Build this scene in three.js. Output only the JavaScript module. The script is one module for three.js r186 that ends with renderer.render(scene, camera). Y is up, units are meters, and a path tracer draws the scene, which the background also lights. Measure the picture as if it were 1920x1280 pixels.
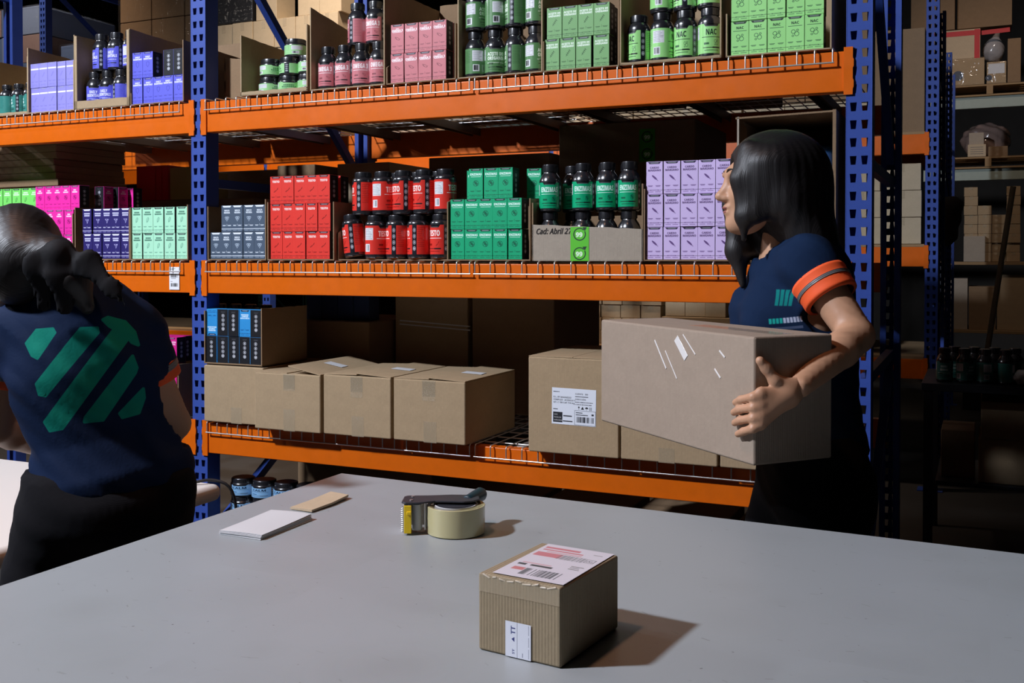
import * as THREE from 'three';
import { RoundedBoxGeometry } from 'three/addons/geometries/RoundedBoxGeometry.js';
import { mergeGeometries } from 'three/addons/utils/BufferGeometryUtils.js';

// ---------------------------------------------------------------- camera, lamps, exposure
const scene = new THREE.Scene();
scene.background = new THREE.Color(0x000000);
const camera = new THREE.PerspectiveCamera(2 * Math.atan(640 / 1925) * 180 / Math.PI, 1.5, 0.05, 60);
camera.position.set(2.6872, 1.3771, 3.0753);
camera.rotation.order = 'YXZ';
camera.rotation.set(-0.0166, 0.429, 0);
camera.setViewOffset(1920, 1280, 0, 127.8, 1920, 1280);
scene.add(camera);
const renderer = new THREE.WebGLRenderer({ antialias: true });
renderer.toneMapping = THREE.LinearToneMapping;
renderer.toneMappingExposure = 1.0;
renderer.shadowMap.enabled = true;
// ceiling lamps: [x, y, z, aim x, aim y, aim z, colour, candela, half angle, penumbra, size]
const LAMPS = [
  [-1.5, 4.8, 4.2, 0.45, 1.45, 0.1, 0xeaf1ff, 142, 0.86, 0.5, 9, 'over the packing area'],
  [0.9, 5.3, 2.7, 1.25, 0.9, 1.9, 0xffb080, 16, 0.50, 1.0, 9, 'over the packing table'],
  [-1.2, 5.3, -2.2, -1.3, 1.9, -3.1, 0xffe6cf, 62, 0.75, 0.8, 8, 'over the aisle behind the near rack'],
  [-5.6, 4.4, 0.5, 0.8, 1.7, 0.0, 0xf2f4ff, 20, 0.42, 0.8, 4, 'over the far left of the front aisle'],
  [-5.6, 4.4, 1.6, 0.9, 1.7, 0.0, 0xf2f4ff, 20, 0.42, 0.8, 4, 'at the far left, beside another'],
  [-4.9, 5.3, -2.1, -4.9, 2.9, -3.6, 0xffe6cf, 26, 0.6, 0.8, 8, 'over the far left of the rear aisle'],
  [3.0, 5.7, -5.6, 2.8, 2.9, -8.2, 0xffe4d0, 12, 0.42, 0.9, 8, 'over the side aisle'],
];

// ---------------------------------------------------------------- helpers
let seed = 20240611;
const rnd = () => { seed = (seed * 1664525 + 1013904223) >>> 0; return seed / 4294967296; };
const rr = (a, b) => a + (b - a) * rnd();
const used = {};
function numbered(name) { const n = used[name] = (used[name] ?? -1) + 1; return n ? `${name}_${String(n).padStart(3, '0')}` : name; }
const base = (name) => name.replace(/_\d{3}$/, '');
function tag(o, label, category, group) {
  o.userData = { label, category };
  if (group) o.userData.group = group;
  return o;
}
function thing(name, label, category, pos = [0, 0, 0], turn = 0, group) {
  const o = new THREE.Group(); o.name = numbered(name); o.position.set(...pos); o.rotation.y = turn;
  scene.add(o); return tag(o, label, category, group);
}
function mesh(name, geo, mat, parent, pos, rot) {
  const m = new THREE.Mesh(geo, mat); m.castShadow = m.receiveShadow = true;
  m.name = parent ? name : numbered(name);
  if (pos) m.position.set(...pos);
  if (rot) m.rotation.set(...rot);
  (parent || scene).add(m); return m;
}
function structure(name, geo, mat, pos) { const m = mesh(name, geo, mat, null, pos); m.userData = { kind: 'structure' }; return m; }
function copy(root, pos, turn, label, group) {
  const r = root.clone(); r.name = numbered(base(root.name)); scene.add(r);
  r.position.set(...pos); r.rotation.y = turn; r.userData = { ...root.userData, label };
  if (group) r.userData.group = group;
  return r;
}
const V = (x, y, z) => new THREE.Vector3(x, y, z);
const moved = (g, x, y, z) => { g.translate(x, y, z); return g; };
function merge(list) {
  const l = list.map((g) => { const n = g.index ? g.toNonIndexed() : g; for (const k of Object.keys(n.attributes)) if (!['position', 'normal', 'uv'].includes(k)) n.deleteAttribute(k); n.clearGroups(); return n; });
  return mergeGeometries(l);
}
function metreUV(g, s = 1, swap = false) {       // uv in metres from the axis each face looks along
  const n = g.index ? g.toNonIndexed() : g; const p = n.attributes.position, q = n.attributes.normal, uv = new Float32Array(p.count * 2);
  for (let i = 0; i < p.count; i++) {
    const ax = Math.abs(q.getX(i)), ay = Math.abs(q.getY(i)), az = Math.abs(q.getZ(i));
    let u, v;
    if (ax >= ay && ax >= az) { u = p.getZ(i); v = p.getY(i); } else if (ay >= az) { u = p.getX(i); v = p.getZ(i); } else { u = p.getX(i); v = p.getY(i); }
    uv[2 * i] = (swap ? v : u) * s; uv[2 * i + 1] = (swap ? u : v) * s;
  }
  n.setAttribute('uv', new THREE.BufferAttribute(uv, 2)); n.clearGroups(); return n;
}
const box = (w, h, d, r = 0.002, seg = 1) => metreUV(new RoundedBoxGeometry(w, h, d, seg, Math.min(r, w / 2.01, h / 2.01, d / 2.01)));
const boxAt = (x0, x1, y0, y1, z0, z1, r = 0.002) => moved(box(x1 - x0, y1 - y0, z1 - z0, r), (x0 + x1) / 2, (y0 + y1) / 2, (z0 + z1) / 2);
function bar(a, b, w, t = w) {                    // square bar from a to b
  const A = V(...a), B = V(...b), L = A.distanceTo(B), g = new THREE.BoxGeometry(w, L, t);
  const q = new THREE.Quaternion().setFromUnitVectors(V(0, 1, 0), B.clone().sub(A).normalize());
  g.applyQuaternion(q); const m = A.add(B).multiplyScalar(0.5); return g.translate(m.x, m.y, m.z);
}
function rod(a, b, r, n = 6) {
  const A = V(...a), B = V(...b), L = A.distanceTo(B), g = new THREE.CylinderGeometry(r, r, L, n, 1, true);
  g.applyQuaternion(new THREE.Quaternion().setFromUnitVectors(V(0, 1, 0), B.clone().sub(A).normalize()));
  const m = A.add(B).multiplyScalar(0.5); return g.translate(m.x, m.y, m.z);
}
function tube(points, r, n = 48, k = 7) { return new THREE.TubeGeometry(new THREE.CatmullRomCurve3(points.map((p) => V(...p))), n, r, k, false); }
function panel(pts, t) {                          // flat sheet cut to an outline in x,y, thickness t along z, centred
  const s = new THREE.Shape(pts.map((p) => new THREE.Vector2(...p)));
  return metreUV(new THREE.ExtrudeGeometry(s, { depth: t, bevelEnabled: false }).translate(0, 0, -t / 2));
}
// ---------------------------------------------------------------- textures
function canvasTex(w, h, draw, rep) {
  const c = document.createElement('canvas'); c.width = w; c.height = h; draw(c.getContext('2d'), w, h);
  const t = new THREE.CanvasTexture(c); t.colorSpace = THREE.SRGBColorSpace; t.anisotropy = 4;
  if (rep) { t.wrapS = t.wrapT = THREE.RepeatWrapping; t.repeat.set(...rep); }
  return t;
}
function noiseGrid(n, cells) {                    // tileable value noise
  const a = new Float32Array(cells * cells).map(() => rnd());
  return (x, y) => {
    const u = (x / n) * cells, v = (y / n) * cells, i = Math.floor(u), j = Math.floor(v), f = u - i, g = v - j, s = f * f * (3 - 2 * f), t = g * g * (3 - 2 * g);
    const A = (p, q) => a[((q % cells) + cells) % cells * cells + ((p % cells) + cells) % cells];
    return (A(i, j) * (1 - s) + A(i + 1, j) * s) * (1 - t) + (A(i, j + 1) * (1 - s) + A(i + 1, j + 1) * s) * t;
  };
}
function dataTex(n, fn, rep, srgb) {              // fn(x, y) returns [r, g, b] 0..1
  const d = new Uint8Array(n * n * 4);
  for (let y = 0; y < n; y++) for (let x = 0; x < n; x++) { const c = fn(x, y), k = (y * n + x) * 4; for (let i = 0; i < 3; i++) d[k + i] = Math.max(0, Math.min(255, c[i] * 255)); d[k + 3] = 255; }
  const t = new THREE.DataTexture(d, n, n); t.magFilter = t.minFilter = THREE.LinearFilter; t.wrapS = t.wrapT = THREE.RepeatWrapping;
  t.repeat.set(...rep); if (srgb) t.colorSpace = THREE.SRGBColorSpace; t.needsUpdate = true; return t;
}
const N = 256, nA = noiseGrid(N, 6), nB = noiseGrid(N, 24), nC = noiseGrid(N, 90);
const boardTex = dataTex(N, (x, y) => {           // kraft board: flutes, fibres, cloudiness
  const flute = 0.5 + 0.5 * Math.sin((x / N) * Math.PI * 2 * 42), k = 0.88 + 0.07 * nA(x, y) + 0.05 * nB(x, y) + 0.06 * (nC(x, y) - 0.5) - 0.016 * flute;
  return [k, k * 0.995, k * 0.985];
}, [5.5, 5.5], false);
const boardBump = dataTex(N, (x, y) => { const f = 0.5 + 0.5 * Math.sin((x / N) * Math.PI * 2 * 42), k = 0.45 * f + 0.35 * nB(x, y) + 0.2 * nC(x, y); return [k, k, k]; }, [5.5, 5.5]);
const wearTex = dataTex(N, (x, y) => { const k = 0.9 + 0.1 * nA(x, y) * nB(x, y) + 0.03 * (nC(x, y) - 0.5); return [k, k, k]; }, [1.5, 1.5], false);
const roughTex = dataTex(N, (x, y) => { const k = 0.62 + 0.3 * nA(x, y) + 0.14 * (nB(x, y) - 0.5); return [k, k, k]; }, [1.3, 1.3]);
const filmBump = dataTex(N, (x, y) => { const k = Math.abs(Math.sin(nA(x, y) * 14 + (x / N) * 6.283)) * 0.6 + nB(x, y) * 0.4; return [k, k, k]; }, [2.2, 2.2]);
const clothBump = dataTex(N, (x, y) => { const k = 0.5 + 0.25 * Math.sin(x / N * 6.2832 * 64) * Math.sin(y / N * 6.2832 * 64) + 0.3 * (nB(x, y) - 0.5); return [k, k, k]; }, [6, 6]);
const concreteTex = dataTex(N, (x, y) => { const k = 0.75 + 0.2 * nA(x, y) + 0.12 * (nB(x, y) - 0.5) + 0.06 * (nC(x, y) - 0.5); return [k, k * 0.98, k * 0.95]; }, [0.4, 0.4], false);
const tableTex = (() => {                         // worn white laminate: faint clouds, scuffs and specks
  return canvasTex(1024, 1024, (g, w, h) => {
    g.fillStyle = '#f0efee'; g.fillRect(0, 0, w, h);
    for (let i = 0; i < 60; i++) { const x = rr(0, w), y = rr(0, h), r = rr(40, 160), q = g.createRadialGradient(x, y, 0, x, y, r); const v = rnd() < 0.5 ? '200,196,190' : '255,255,255'; q.addColorStop(0, `rgba(${v},0.10)`); q.addColorStop(1, `rgba(${v},0)`); g.fillStyle = q; g.fillRect(x - r, y - r, 2 * r, 2 * r); }
    for (let i = 0; i < 110; i++) { g.strokeStyle = `rgba(70,62,55,${rr(0.08, 0.35)})`; g.lineWidth = rr(0.6, 1.8); g.beginPath(); const x = rr(0, w), y = rr(0, h), a = rr(-0.7, 0.5), l = rr(2, 16); g.moveTo(x, y); g.lineTo(x + l * Math.cos(a), y + l * Math.sin(a)); g.stroke(); }
    for (let i = 0; i < 70; i++) { g.fillStyle = `rgba(50,44,40,${rr(0.2, 0.6)})`; g.beginPath(); g.ellipse(rr(0, w), rr(0, h), rr(0.6, 2.6), rr(0.5, 1.4), rr(0, 3), 0, 7); g.fill(); }
  }, [1 / 0.9, 1 / 0.9]);
})();
// ---------------------------------------------------------------- materials
const M = {};
const std = (o) => new THREE.MeshStandardMaterial(o), phy = (o) => new THREE.MeshPhysicalMaterial(o);
const lin = (r, g, b) => new THREE.Color().setRGB(r, g, b);
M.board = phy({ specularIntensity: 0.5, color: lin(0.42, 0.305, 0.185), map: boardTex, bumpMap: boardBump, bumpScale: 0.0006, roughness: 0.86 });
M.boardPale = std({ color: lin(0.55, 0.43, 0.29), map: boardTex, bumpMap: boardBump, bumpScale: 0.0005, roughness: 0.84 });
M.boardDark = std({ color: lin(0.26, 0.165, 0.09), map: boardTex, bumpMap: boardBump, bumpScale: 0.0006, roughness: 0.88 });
M.boardGrey = std({ color: lin(0.40, 0.335, 0.265), map: boardTex, bumpMap: boardBump, bumpScale: 0.0006, roughness: 0.85 });
M.cream = std({ color: lin(0.52, 0.42, 0.28), map: boardTex, roughness: 0.8 });
M.orange = phy({ color: lin(0.76, 0.138, 0.003), map: wearTex, roughness: 0.45, roughnessMap: roughTex, specularIntensity: 0.6, clearcoat: 0.12, clearcoatRoughness: 0.3 });
M.blue = phy({ color: lin(0.036, 0.08, 0.36), map: wearTex, roughness: 0.5, specularIntensity: 0.6, clearcoat: 0.08, clearcoatRoughness: 0.4 });
M.teal = std({ color: lin(0.03, 0.09, 0.085), roughness: 0.5 });
M.paleGreen = std({ color: lin(0.36, 0.42, 0.36), map: wearTex, roughness: 0.5 });
M.zinc = std({ color: lin(0.72, 0.71, 0.70), metalness: 0.85, roughness: 0.34 });
M.zincDark = std({ color: lin(0.30, 0.28, 0.26), metalness: 0.7, roughness: 0.5 });
M.plate = std({ color: lin(0.055, 0.06, 0.075), metalness: 0.5, roughness: 0.45 });
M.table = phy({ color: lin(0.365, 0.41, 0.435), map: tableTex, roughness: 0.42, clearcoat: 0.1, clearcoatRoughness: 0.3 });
M.tableEdge = std({ color: lin(0.22, 0.15, 0.10), roughness: 0.6 });
M.whitePlastic = std({ color: lin(0.72, 0.68, 0.63), roughness: 0.5 });
M.black = std({ color: lin(0.012, 0.012, 0.014), roughness: 0.5 });
M.bottle = phy({ color: lin(0.016, 0.016, 0.02), roughness: 0.22, ior: 2.2 });
M.cap = phy({ color: lin(0.016, 0.016, 0.02), roughness: 0.27, ior: 2.0 });
M.paper = std({ color: lin(0.60, 0.61, 0.63), roughness: 0.75 });
M.tapeClear = phy({ color: lin(0.62, 0.52, 0.36), roughness: 0.18, clearcoat: 0.7, clearcoatRoughness: 0.12, transparent: true, opacity: 0.26 });
M.film = phy({ color: 0xffffff, transmission: 1, thickness: 0, roughness: 0.12, bumpMap: filmBump, bumpScale: 0.004, ior: 1.45 });
M.wood = std({ color: lin(0.34, 0.22, 0.11), map: boardTex, roughness: 0.85 });
M.skin = phy({ color: lin(0.50, 0.275, 0.165), roughness: 0.5, sheen: 0.2, sheenRoughness: 0.5 });
M.navy = std({ color: lin(0.012, 0.028, 0.075), bumpMap: clothBump, bumpScale: 0.0005, roughness: 0.9 });
M.trousers = phy({ specularIntensity: 0.3, color: lin(0.006, 0.006, 0.008), bumpMap: clothBump, bumpScale: 0.0006, roughness: 0.9 });
const strandBump = dataTex(N, (x, y) => { const k = 0.5 + 0.5 * (nC(x * 2.1, y * 0.08) - 0.5) + 0.5 * (nB(x * 3.3, y * 0.05) - 0.5); return [k, k, k]; }, [7, 1]);
M.hair = phy({ color: lin(0.007, 0.0055, 0.006), roughness: 0.5, bumpMap: strandBump, bumpScale: 0.0006 });
M.cuff = std({ color: lin(0.92, 0.11, 0.02), roughness: 0.7 });
M.reflect = std({ color: lin(0.16, 0.165, 0.17), roughness: 0.4, metalness: 0.2 });
M.concrete = std({ color: lin(0.06, 0.055, 0.05), map: concreteTex, roughness: 0.75 });
M.wall = std({ color: lin(0.05, 0.045, 0.04), map: concreteTex, roughness: 0.9 });
M.roof = std({ color: lin(0.16, 0.15, 0.14), roughness: 0.8 });
M.red = std({ color: lin(0.50, 0.012, 0.014), roughness: 0.55 });
M.yellow = std({ color: lin(0.80, 0.56, 0.01), roughness: 0.4 });
M.handle = std({ color: lin(0.008, 0.035, 0.05), roughness: 0.4 });

// ---------------------------------------------------------------- room
structure('floor', box(24, 0.2, 22, 0.01), M.concrete, [1, -0.1, -3]);
structure('ceiling', box(24, 0.2, 22, 0.01), M.roof, [1, 6.6, -3]);
structure('wall_back', box(24, 6.7, 0.2, 0.01), M.wall, [1, 3.2, -13.9]);
structure('wall_front', box(24, 6.7, 0.2, 0.01), M.wall, [1, 3.2, 7.9]);
structure('wall_left', box(0.2, 6.7, 22, 0.01), M.wall, [-10.9, 3.2, -3]);
structure('wall_right', box(0.2, 6.7, 22, 0.01), M.wall, [12.9, 3.2, -3]);

// lamps: a hung reflector, its lens, and the light just below the lens
const glow = new THREE.MeshStandardMaterial({ color: 0x222222, emissive: 0xfff2e4, emissiveIntensity: 4 });
const bell = new THREE.LatheGeometry([[0.03, 0.16], [0.05, 0.15], [0.06, 0.10], [0.17, 0.02], [0.18, 0], [0.172, 0], [0.16, 0.02], [0.055, 0.09], [0.0, 0.09]].map((p) => new THREE.Vector2(...p)), 32);
LAMPS.forEach(([x, y, z, ax, ay, az, col, cd, ang, pen, size, where]) => {
  const t = thing('ceiling_lamp', `round metal lamp hung from the ceiling ${where}`, 'lamp', [x, y, z]);
  const dir = V(ax - x, ay - y, az - z).normalize(), q = new THREE.Quaternion().setFromUnitVectors(V(0, -1, 0), dir);
  mesh('reflector', bell, M.zincDark, t).quaternion.copy(q);
  const len = mesh('lens', new THREE.CylinderGeometry(0.15, 0.15, 0.01, 32).translate(0, 0.018, 0), glow, t); len.quaternion.copy(q);
  mesh('hanger', rod([0, 0.1, 0], [0, 6.5 - y, 0], 0.008), M.zincDark, t);
  const s = new THREE.SpotLight(col, cd, 0, ang, pen, 2);
  s.position.set(x, y, z).addScaledVector(dir, 0.03); s.target.position.set(ax, ay, az); s.castShadow = true; s.shadow.radius = size; s.shadow.mapSize.set(2048, 2048); s.shadow.bias = -0.0005;
  scene.add(s, s.target);
});
// ---------------------------------------------------------------- pallet racks
const BW = 0.072, PITCH = 0.0508, BH = 0.1155, L0 = 2.331;
const YT = 1.9636, YM = 1.3517, YB = 0.7415;
function uprightGeo(h) {
  const hole = (cx) => { const p = new THREE.Path(); p.moveTo(cx - 0.0092, 0.0375); p.lineTo(cx + 0.0092, 0.0375); p.lineTo(cx + 0.0066, 0.0125); p.lineTo(cx - 0.0066, 0.0125); p.closePath(); return p; };
  const s = new THREE.Shape(); s.moveTo(-BW / 2, 0); s.lineTo(BW / 2, 0); s.lineTo(BW / 2, PITCH); s.lineTo(-BW / 2, PITCH); s.closePath();
  s.holes.push(hole(-0.0155), hole(0.0155));
  const tile = metreUV(new THREE.ExtrudeGeometry(s, { depth: 0.0025, bevelEnabled: false }).translate(0, 0, -0.0025));
  const l = []; const n = Math.round(h / PITCH);
  for (let i = 0; i < n; i++) l.push(tile.clone().translate(0, i * PITCH, 0));
  const H = n * PITCH;
  for (const s2 of [-1, 1]) {
    l.push(boxAt(s2 > 0 ? BW / 2 - 0.0025 : -BW / 2, s2 > 0 ? BW / 2 : -BW / 2 + 0.0025, 0, H, -0.07, 0.0005, 0.001));
    l.push(boxAt(s2 > 0 ? 0.014 : -BW / 2, s2 > 0 ? BW / 2 : -0.014, 0, H, -0.0715, -0.069, 0.001));
  }
  l.push(boxAt(-0.07, 0.07, 0, 0.006, -0.09, 0.02, 0.001));
  return merge(l);
}
const upGeo = {};
function frame(label, x, zf, depth, h, mat, braces, group) {          // upright frame: front post, rear post, braces
  const t = thing('upright_frame', label, 'rack frame', [x, 0, zf], 0, group);
  const g = upGeo[h] ??= uprightGeo(h);
  mesh('post', g, mat, t); mesh('post', g, mat, t, [0, 0, -depth], [0, Math.PI, 0]);
  for (const [y0, z0, y1, z1] of braces) mesh('brace', bar([0, y0, z0], [0, y1, z1], 0.028, 0.034), mat === M.blue ? M.blue : mat, t);
  return t;
}
function zig(depth, h, start) { const l = []; let d = 1; for (let y = start; y + 0.7 < h; y += 0.72) { const a = -0.06, b = -depth + 0.06; l.push(d > 0 ? [y, b, y + 0.68, a] : [y, a, y + 0.68, b]); l.push([y + 0.70, a, y + 0.70, b]); } return l; }
// braces of the two near frames: the visible diagonal falls from the front towards the rear
const nearBr = [[0.12, -0.06, 0.12, -1.14], [0.95, -1.12, 0.3, -0.08], [1.0, -0.06, 1.0, -1.14], [1.74, -1.12, 2.72, -0.07], [1.66, -0.06, 1.66, -1.14], [2.86, -0.06, 2.86, -1.14]];
frame('blue slotted rack frame at the left, between the two bays of stocked shelves', -BW / 2, 0, 1.2, 3.06, M.blue, nearBr);
frame('blue slotted rack frame at the right end, behind the woman with the box', L0 + BW / 2, 0, 1.2, 3.06, M.blue, nearBr);
frame('blue slotted rack frame at the far left, past the bending woman', -2.331 - BW * 1.5, 0, 1.2, 3.06, M.blue, nearBr);
function beamParts(t, len, mat, side) {
  // box section with a ledge at the back for the deck
  mesh('rail', merge([boxAt(0, len, -BH, 0, -0.045, 0, 0.003)]), mat, t);
  for (const e of [0, 1]) {
    const x = e ? len : 0, s = e ? 1 : -1;
    const notch = [];
    const pts = [[-s * 0.006, -BH - 0.010], [s * 0.019, -BH - 0.010], [s * 0.019, -BH + 0.006], [s * 0.0215, -BH + 0.012], [s * 0.0215, -BH + 0.030], [s * 0.019, -BH + 0.036], [s * 0.019, -0.05], [s * 0.0215, -0.044], [s * 0.0215, -0.026], [s * 0.019, -0.02], [s * 0.019, 0.010], [-s * 0.006, 0.010]];
    mesh('end_plate', panel(s > 0 ? pts : pts.reverse(), 0.005).translate(x, 0, 0.0035), mat, t);
  }
  return t;
}
function beam(label, x, y, z, mat, turn = 0, len = L0, group) { return beamParts(thing('shelf_beam', label, 'shelf beam', [x, y, z], turn, group), len, mat); }
const levels = [[YT, 'top'], [YM, 'middle'], [YB, 'lower']];
for (const [y, nm] of levels) {
  beam(`orange shelf beam along the front of the ${nm} shelf, right bay`, 0, y, 0.001, M.orange);
  beam(`orange shelf beam along the front of the ${nm} shelf, left bay`, -BW - L0, y, 0.001, M.orange);
  beam(`orange shelf beam along the rear of the ${nm} shelf, right bay`, L0, y, -1.201, M.orange, Math.PI);
  beam(`orange shelf beam along the rear of the ${nm} shelf, left bay`, -BW, y, -1.201, M.orange, Math.PI);
}
// wire decks: wires from back to front that fold over the beam, cross wires, channels underneath
function deck(label, x0, x1, y, pitch, group) {
  const t = thing('wire_deck', label, 'wire deck', [x0, y, 0], 0, group), w = x1 - x0, n = Math.round(w / pitch), front = [], cross = [], r = 0.0024;
  for (let i = 0; i <= n; i++) {
    const x = (i / n) * w;
    front.push(rod([x, 0.0075, -1.2], [x, 0.0075, 0.012], r));
    front.push(tube([[x, 0.0075, 0.006], [x, 0.0072, 0.0125], [x, 0.003, 0.0155], [x, -0.006, 0.016], [x, -0.034, 0.016]], r, 8, 6));
  }
  mesh('deck_wires', merge(front), M.zinc, t);
  for (let z = -1.17; z < -0.03; z += 0.1) cross.push(rod([-0.004, 0.0027, z], [w + 0.004, 0.0027, z], r));
  cross.push(rod([-0.004, -0.0335, 0.0185], [w + 0.004, -0.0335, 0.0185], r * 1.15));
  mesh('cross_wires', merge(cross), M.zinc, t);
  for (const f of [0.12, 0.5, 0.88]) mesh('channel', merge([boxAt(f * w - 0.022, f * w + 0.022, -0.004, 0.0, -1.16, -0.05), boxAt(f * w - 0.022, f * w - 0.019, -0.035, 0, -1.16, -0.05), boxAt(f * w + 0.019, f * w + 0.022, -0.035, 0, -1.16, -0.05)]), M.zincDark, t);
  return t;
}
for (const [y, nm] of levels) {
  deck(`galvanised wire deck of the ${nm} shelf, right bay, left half`, 0.012, 1.132, y, 0.0495);
  deck(`galvanised wire deck of the ${nm} shelf, right bay, right half`, 1.152, 2.296, y, y === YT ? 0.049 : 0.058);
  deck(`galvanised wire deck of the ${nm} shelf, left bay, right half`, -1.25, -0.116, y, 0.0495);
  deck(`galvanised wire deck of the ${nm} shelf, left bay, left half`, -2.38, -1.27, y, 0.0495);
}
{ // barcode card on the middle beam of the left bay
  const g = new THREE.PlaneGeometry(0.05, 0.088);
  const tx = canvasTex(128, 224, (c, w, h) => {
    c.fillStyle = '#e9e9ee'; c.fillRect(0, 0, w, h); c.fillStyle = '#444';
    const bars = (x, y, ww, hh, n) => { for (let i = 0; i < n; i++) if (rnd() < 0.55) c.fillRect(x + i * ww / n, y, ww / n, hh); };
    c.fillRect(18, 14, 60, 4); c.fillRect(18, 26, 40, 3); bars(20, 70, 90, 34, 40); c.fillRect(24, 112, 60, 4); bars(20, 160, 90, 34, 40); c.fillRect(16, 142, 26, 4);
  });
  const t = thing('barcode_card', 'white barcode card taped on the orange middle beam beside the blue post', 'label', [-0.156, YM - 0.06, 0.0035]);
  mesh('card', box(0.05, 0.088, 0.0012, 0.0004), M.paper, t); mesh('print', g.translate(0, 0, 0.0008), std({ map: tx, roughness: 0.6 }), t);
}
// ---------------------------------------------------------------- retail cartons and bottles
const CW = 0.0528, CH = 0.1008;                    // carton width and height
const DARK = '#1c1d22';
// title lines, colours and the little drawing on each product
const P = {
  periwinkle: { bg: '#918cd8', ink: '#f4f2ff', sub: '#7d78c4', tab: '#8b87c8', title: [], icon: 'sprig', band: 1 },
  violet: { bg: '#6466d6', ink: '#f2f2ff', sub: '#4446a8', tab: '#3a3c86', title: ['DAILY', 'ESSENTIALS'], icon: 'shield' },
  pink: { bg: '#cc7a80', ink: '#fff4f4', sub: '#8f4f55', tab: '#3c3238', title: ['OMEGA 3'], icon: 'fish', pre: 1 },
  olive: { bg: '#5d8a58', ink: '#f0fbea', sub: '#2e4f2c', tab: '#223026', title: ['ACEITE DE', 'ORÉGANO'], icon: 'sprig' },
  pale: { bg: '#a2d896', ink: '#3c7a4c', sub: '#4f8a58', tab: '#35463a', title: ['~.6', '~.8'], icon: 'sprig', dark: 1 },
  sage: { bg: '#7fb072', ink: '#f4fff0', sub: '#44693f', tab: '#35463a', title: ['ACEITE DE', 'ORÉGANO'], icon: 'sprig' },
  lime: { bg: '#a3e58c', ink: '#1f3a2a', sub: '#3c6a44', tab: '#26382e', title: ['NAC'], icon: 'bubbles', dark: 1 },
  green: { bg: '#7fe36c', ink: '#eaffe2', sub: '#3f8a3a', tab: '#2d5a33', title: ['~.6', '~.8'], icon: 'feather' },
  magenta: { bg: '#ee2fa4', ink: '#ffe9f7', sub: '#a31470', tab: '#7c3a66', title: ['~.36', '~.66'], icon: 'circle' },
  navy: { bg: '#2c2466', ink: '#dcdcf6', sub: '#b9b6e6', tab: '#e9e8f8', title: ['~.78', '~.72'], icon: 'tri', light: 1 },
  mint: { bg: '#aee8c6', ink: '#3c6e5a', sub: '#5c9a80', tab: '#2e5547', title: ['~.6', '~.8'], icon: 'feather', dark: 1 },
  slate: { bg: '#4c5a6c', ink: '#e6eef6', sub: '#aebccb', tab: '#e8eef4', title: ['MACA', 'NEGRA'], icon: 'tree', light: 1 },
  red: { bg: '#e2392f', ink: '#fff3ee', sub: '#8e1510', tab: '#4a2228', title: ['TESTO'], icon: 'rise' },
  emerald: { bg: '#0fa873', ink: '#e4fff2', sub: '#056145', tab: '#16352e', title: ['ENZIMAS'], icon: 'circle', band: 2 },
  lilac: { bg: '#d8c1ee', ink: '#4a2f63', sub: '#6a4c86', tab: '#3a2a4e', title: ['CARDO', 'MARIANO'], icon: 'leaf', dark: 1 },
  blue: { bg: '#2f8fd0', ink: '#e4f4ff', sub: '#0c4a86', tab: '#0a2a4c', title: ['MAGNESIO', 'COMPLEX', 'BISGLICINATO'], icon: 'none' },
  cerise: { bg: '#d41f86', ink: '#ffd9ef', sub: '#8a0f56', tab: '#611043', title: ['MYO-D-CHIRO', 'INOSITOL'], icon: 'none' },
  teal: { bg: '#3f8a80', ink: '#eafff9', sub: '#1e524b', tab: '#1a3a36', title: ['~.5', '~.6'], icon: 'none' },
  calm: { bg: '#8fbfe8', ink: '#0c2a4e', sub: '#3a6a9a', tab: '#12294a', title: ['CALM'], icon: 'none', dark: 1 },
};
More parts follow.
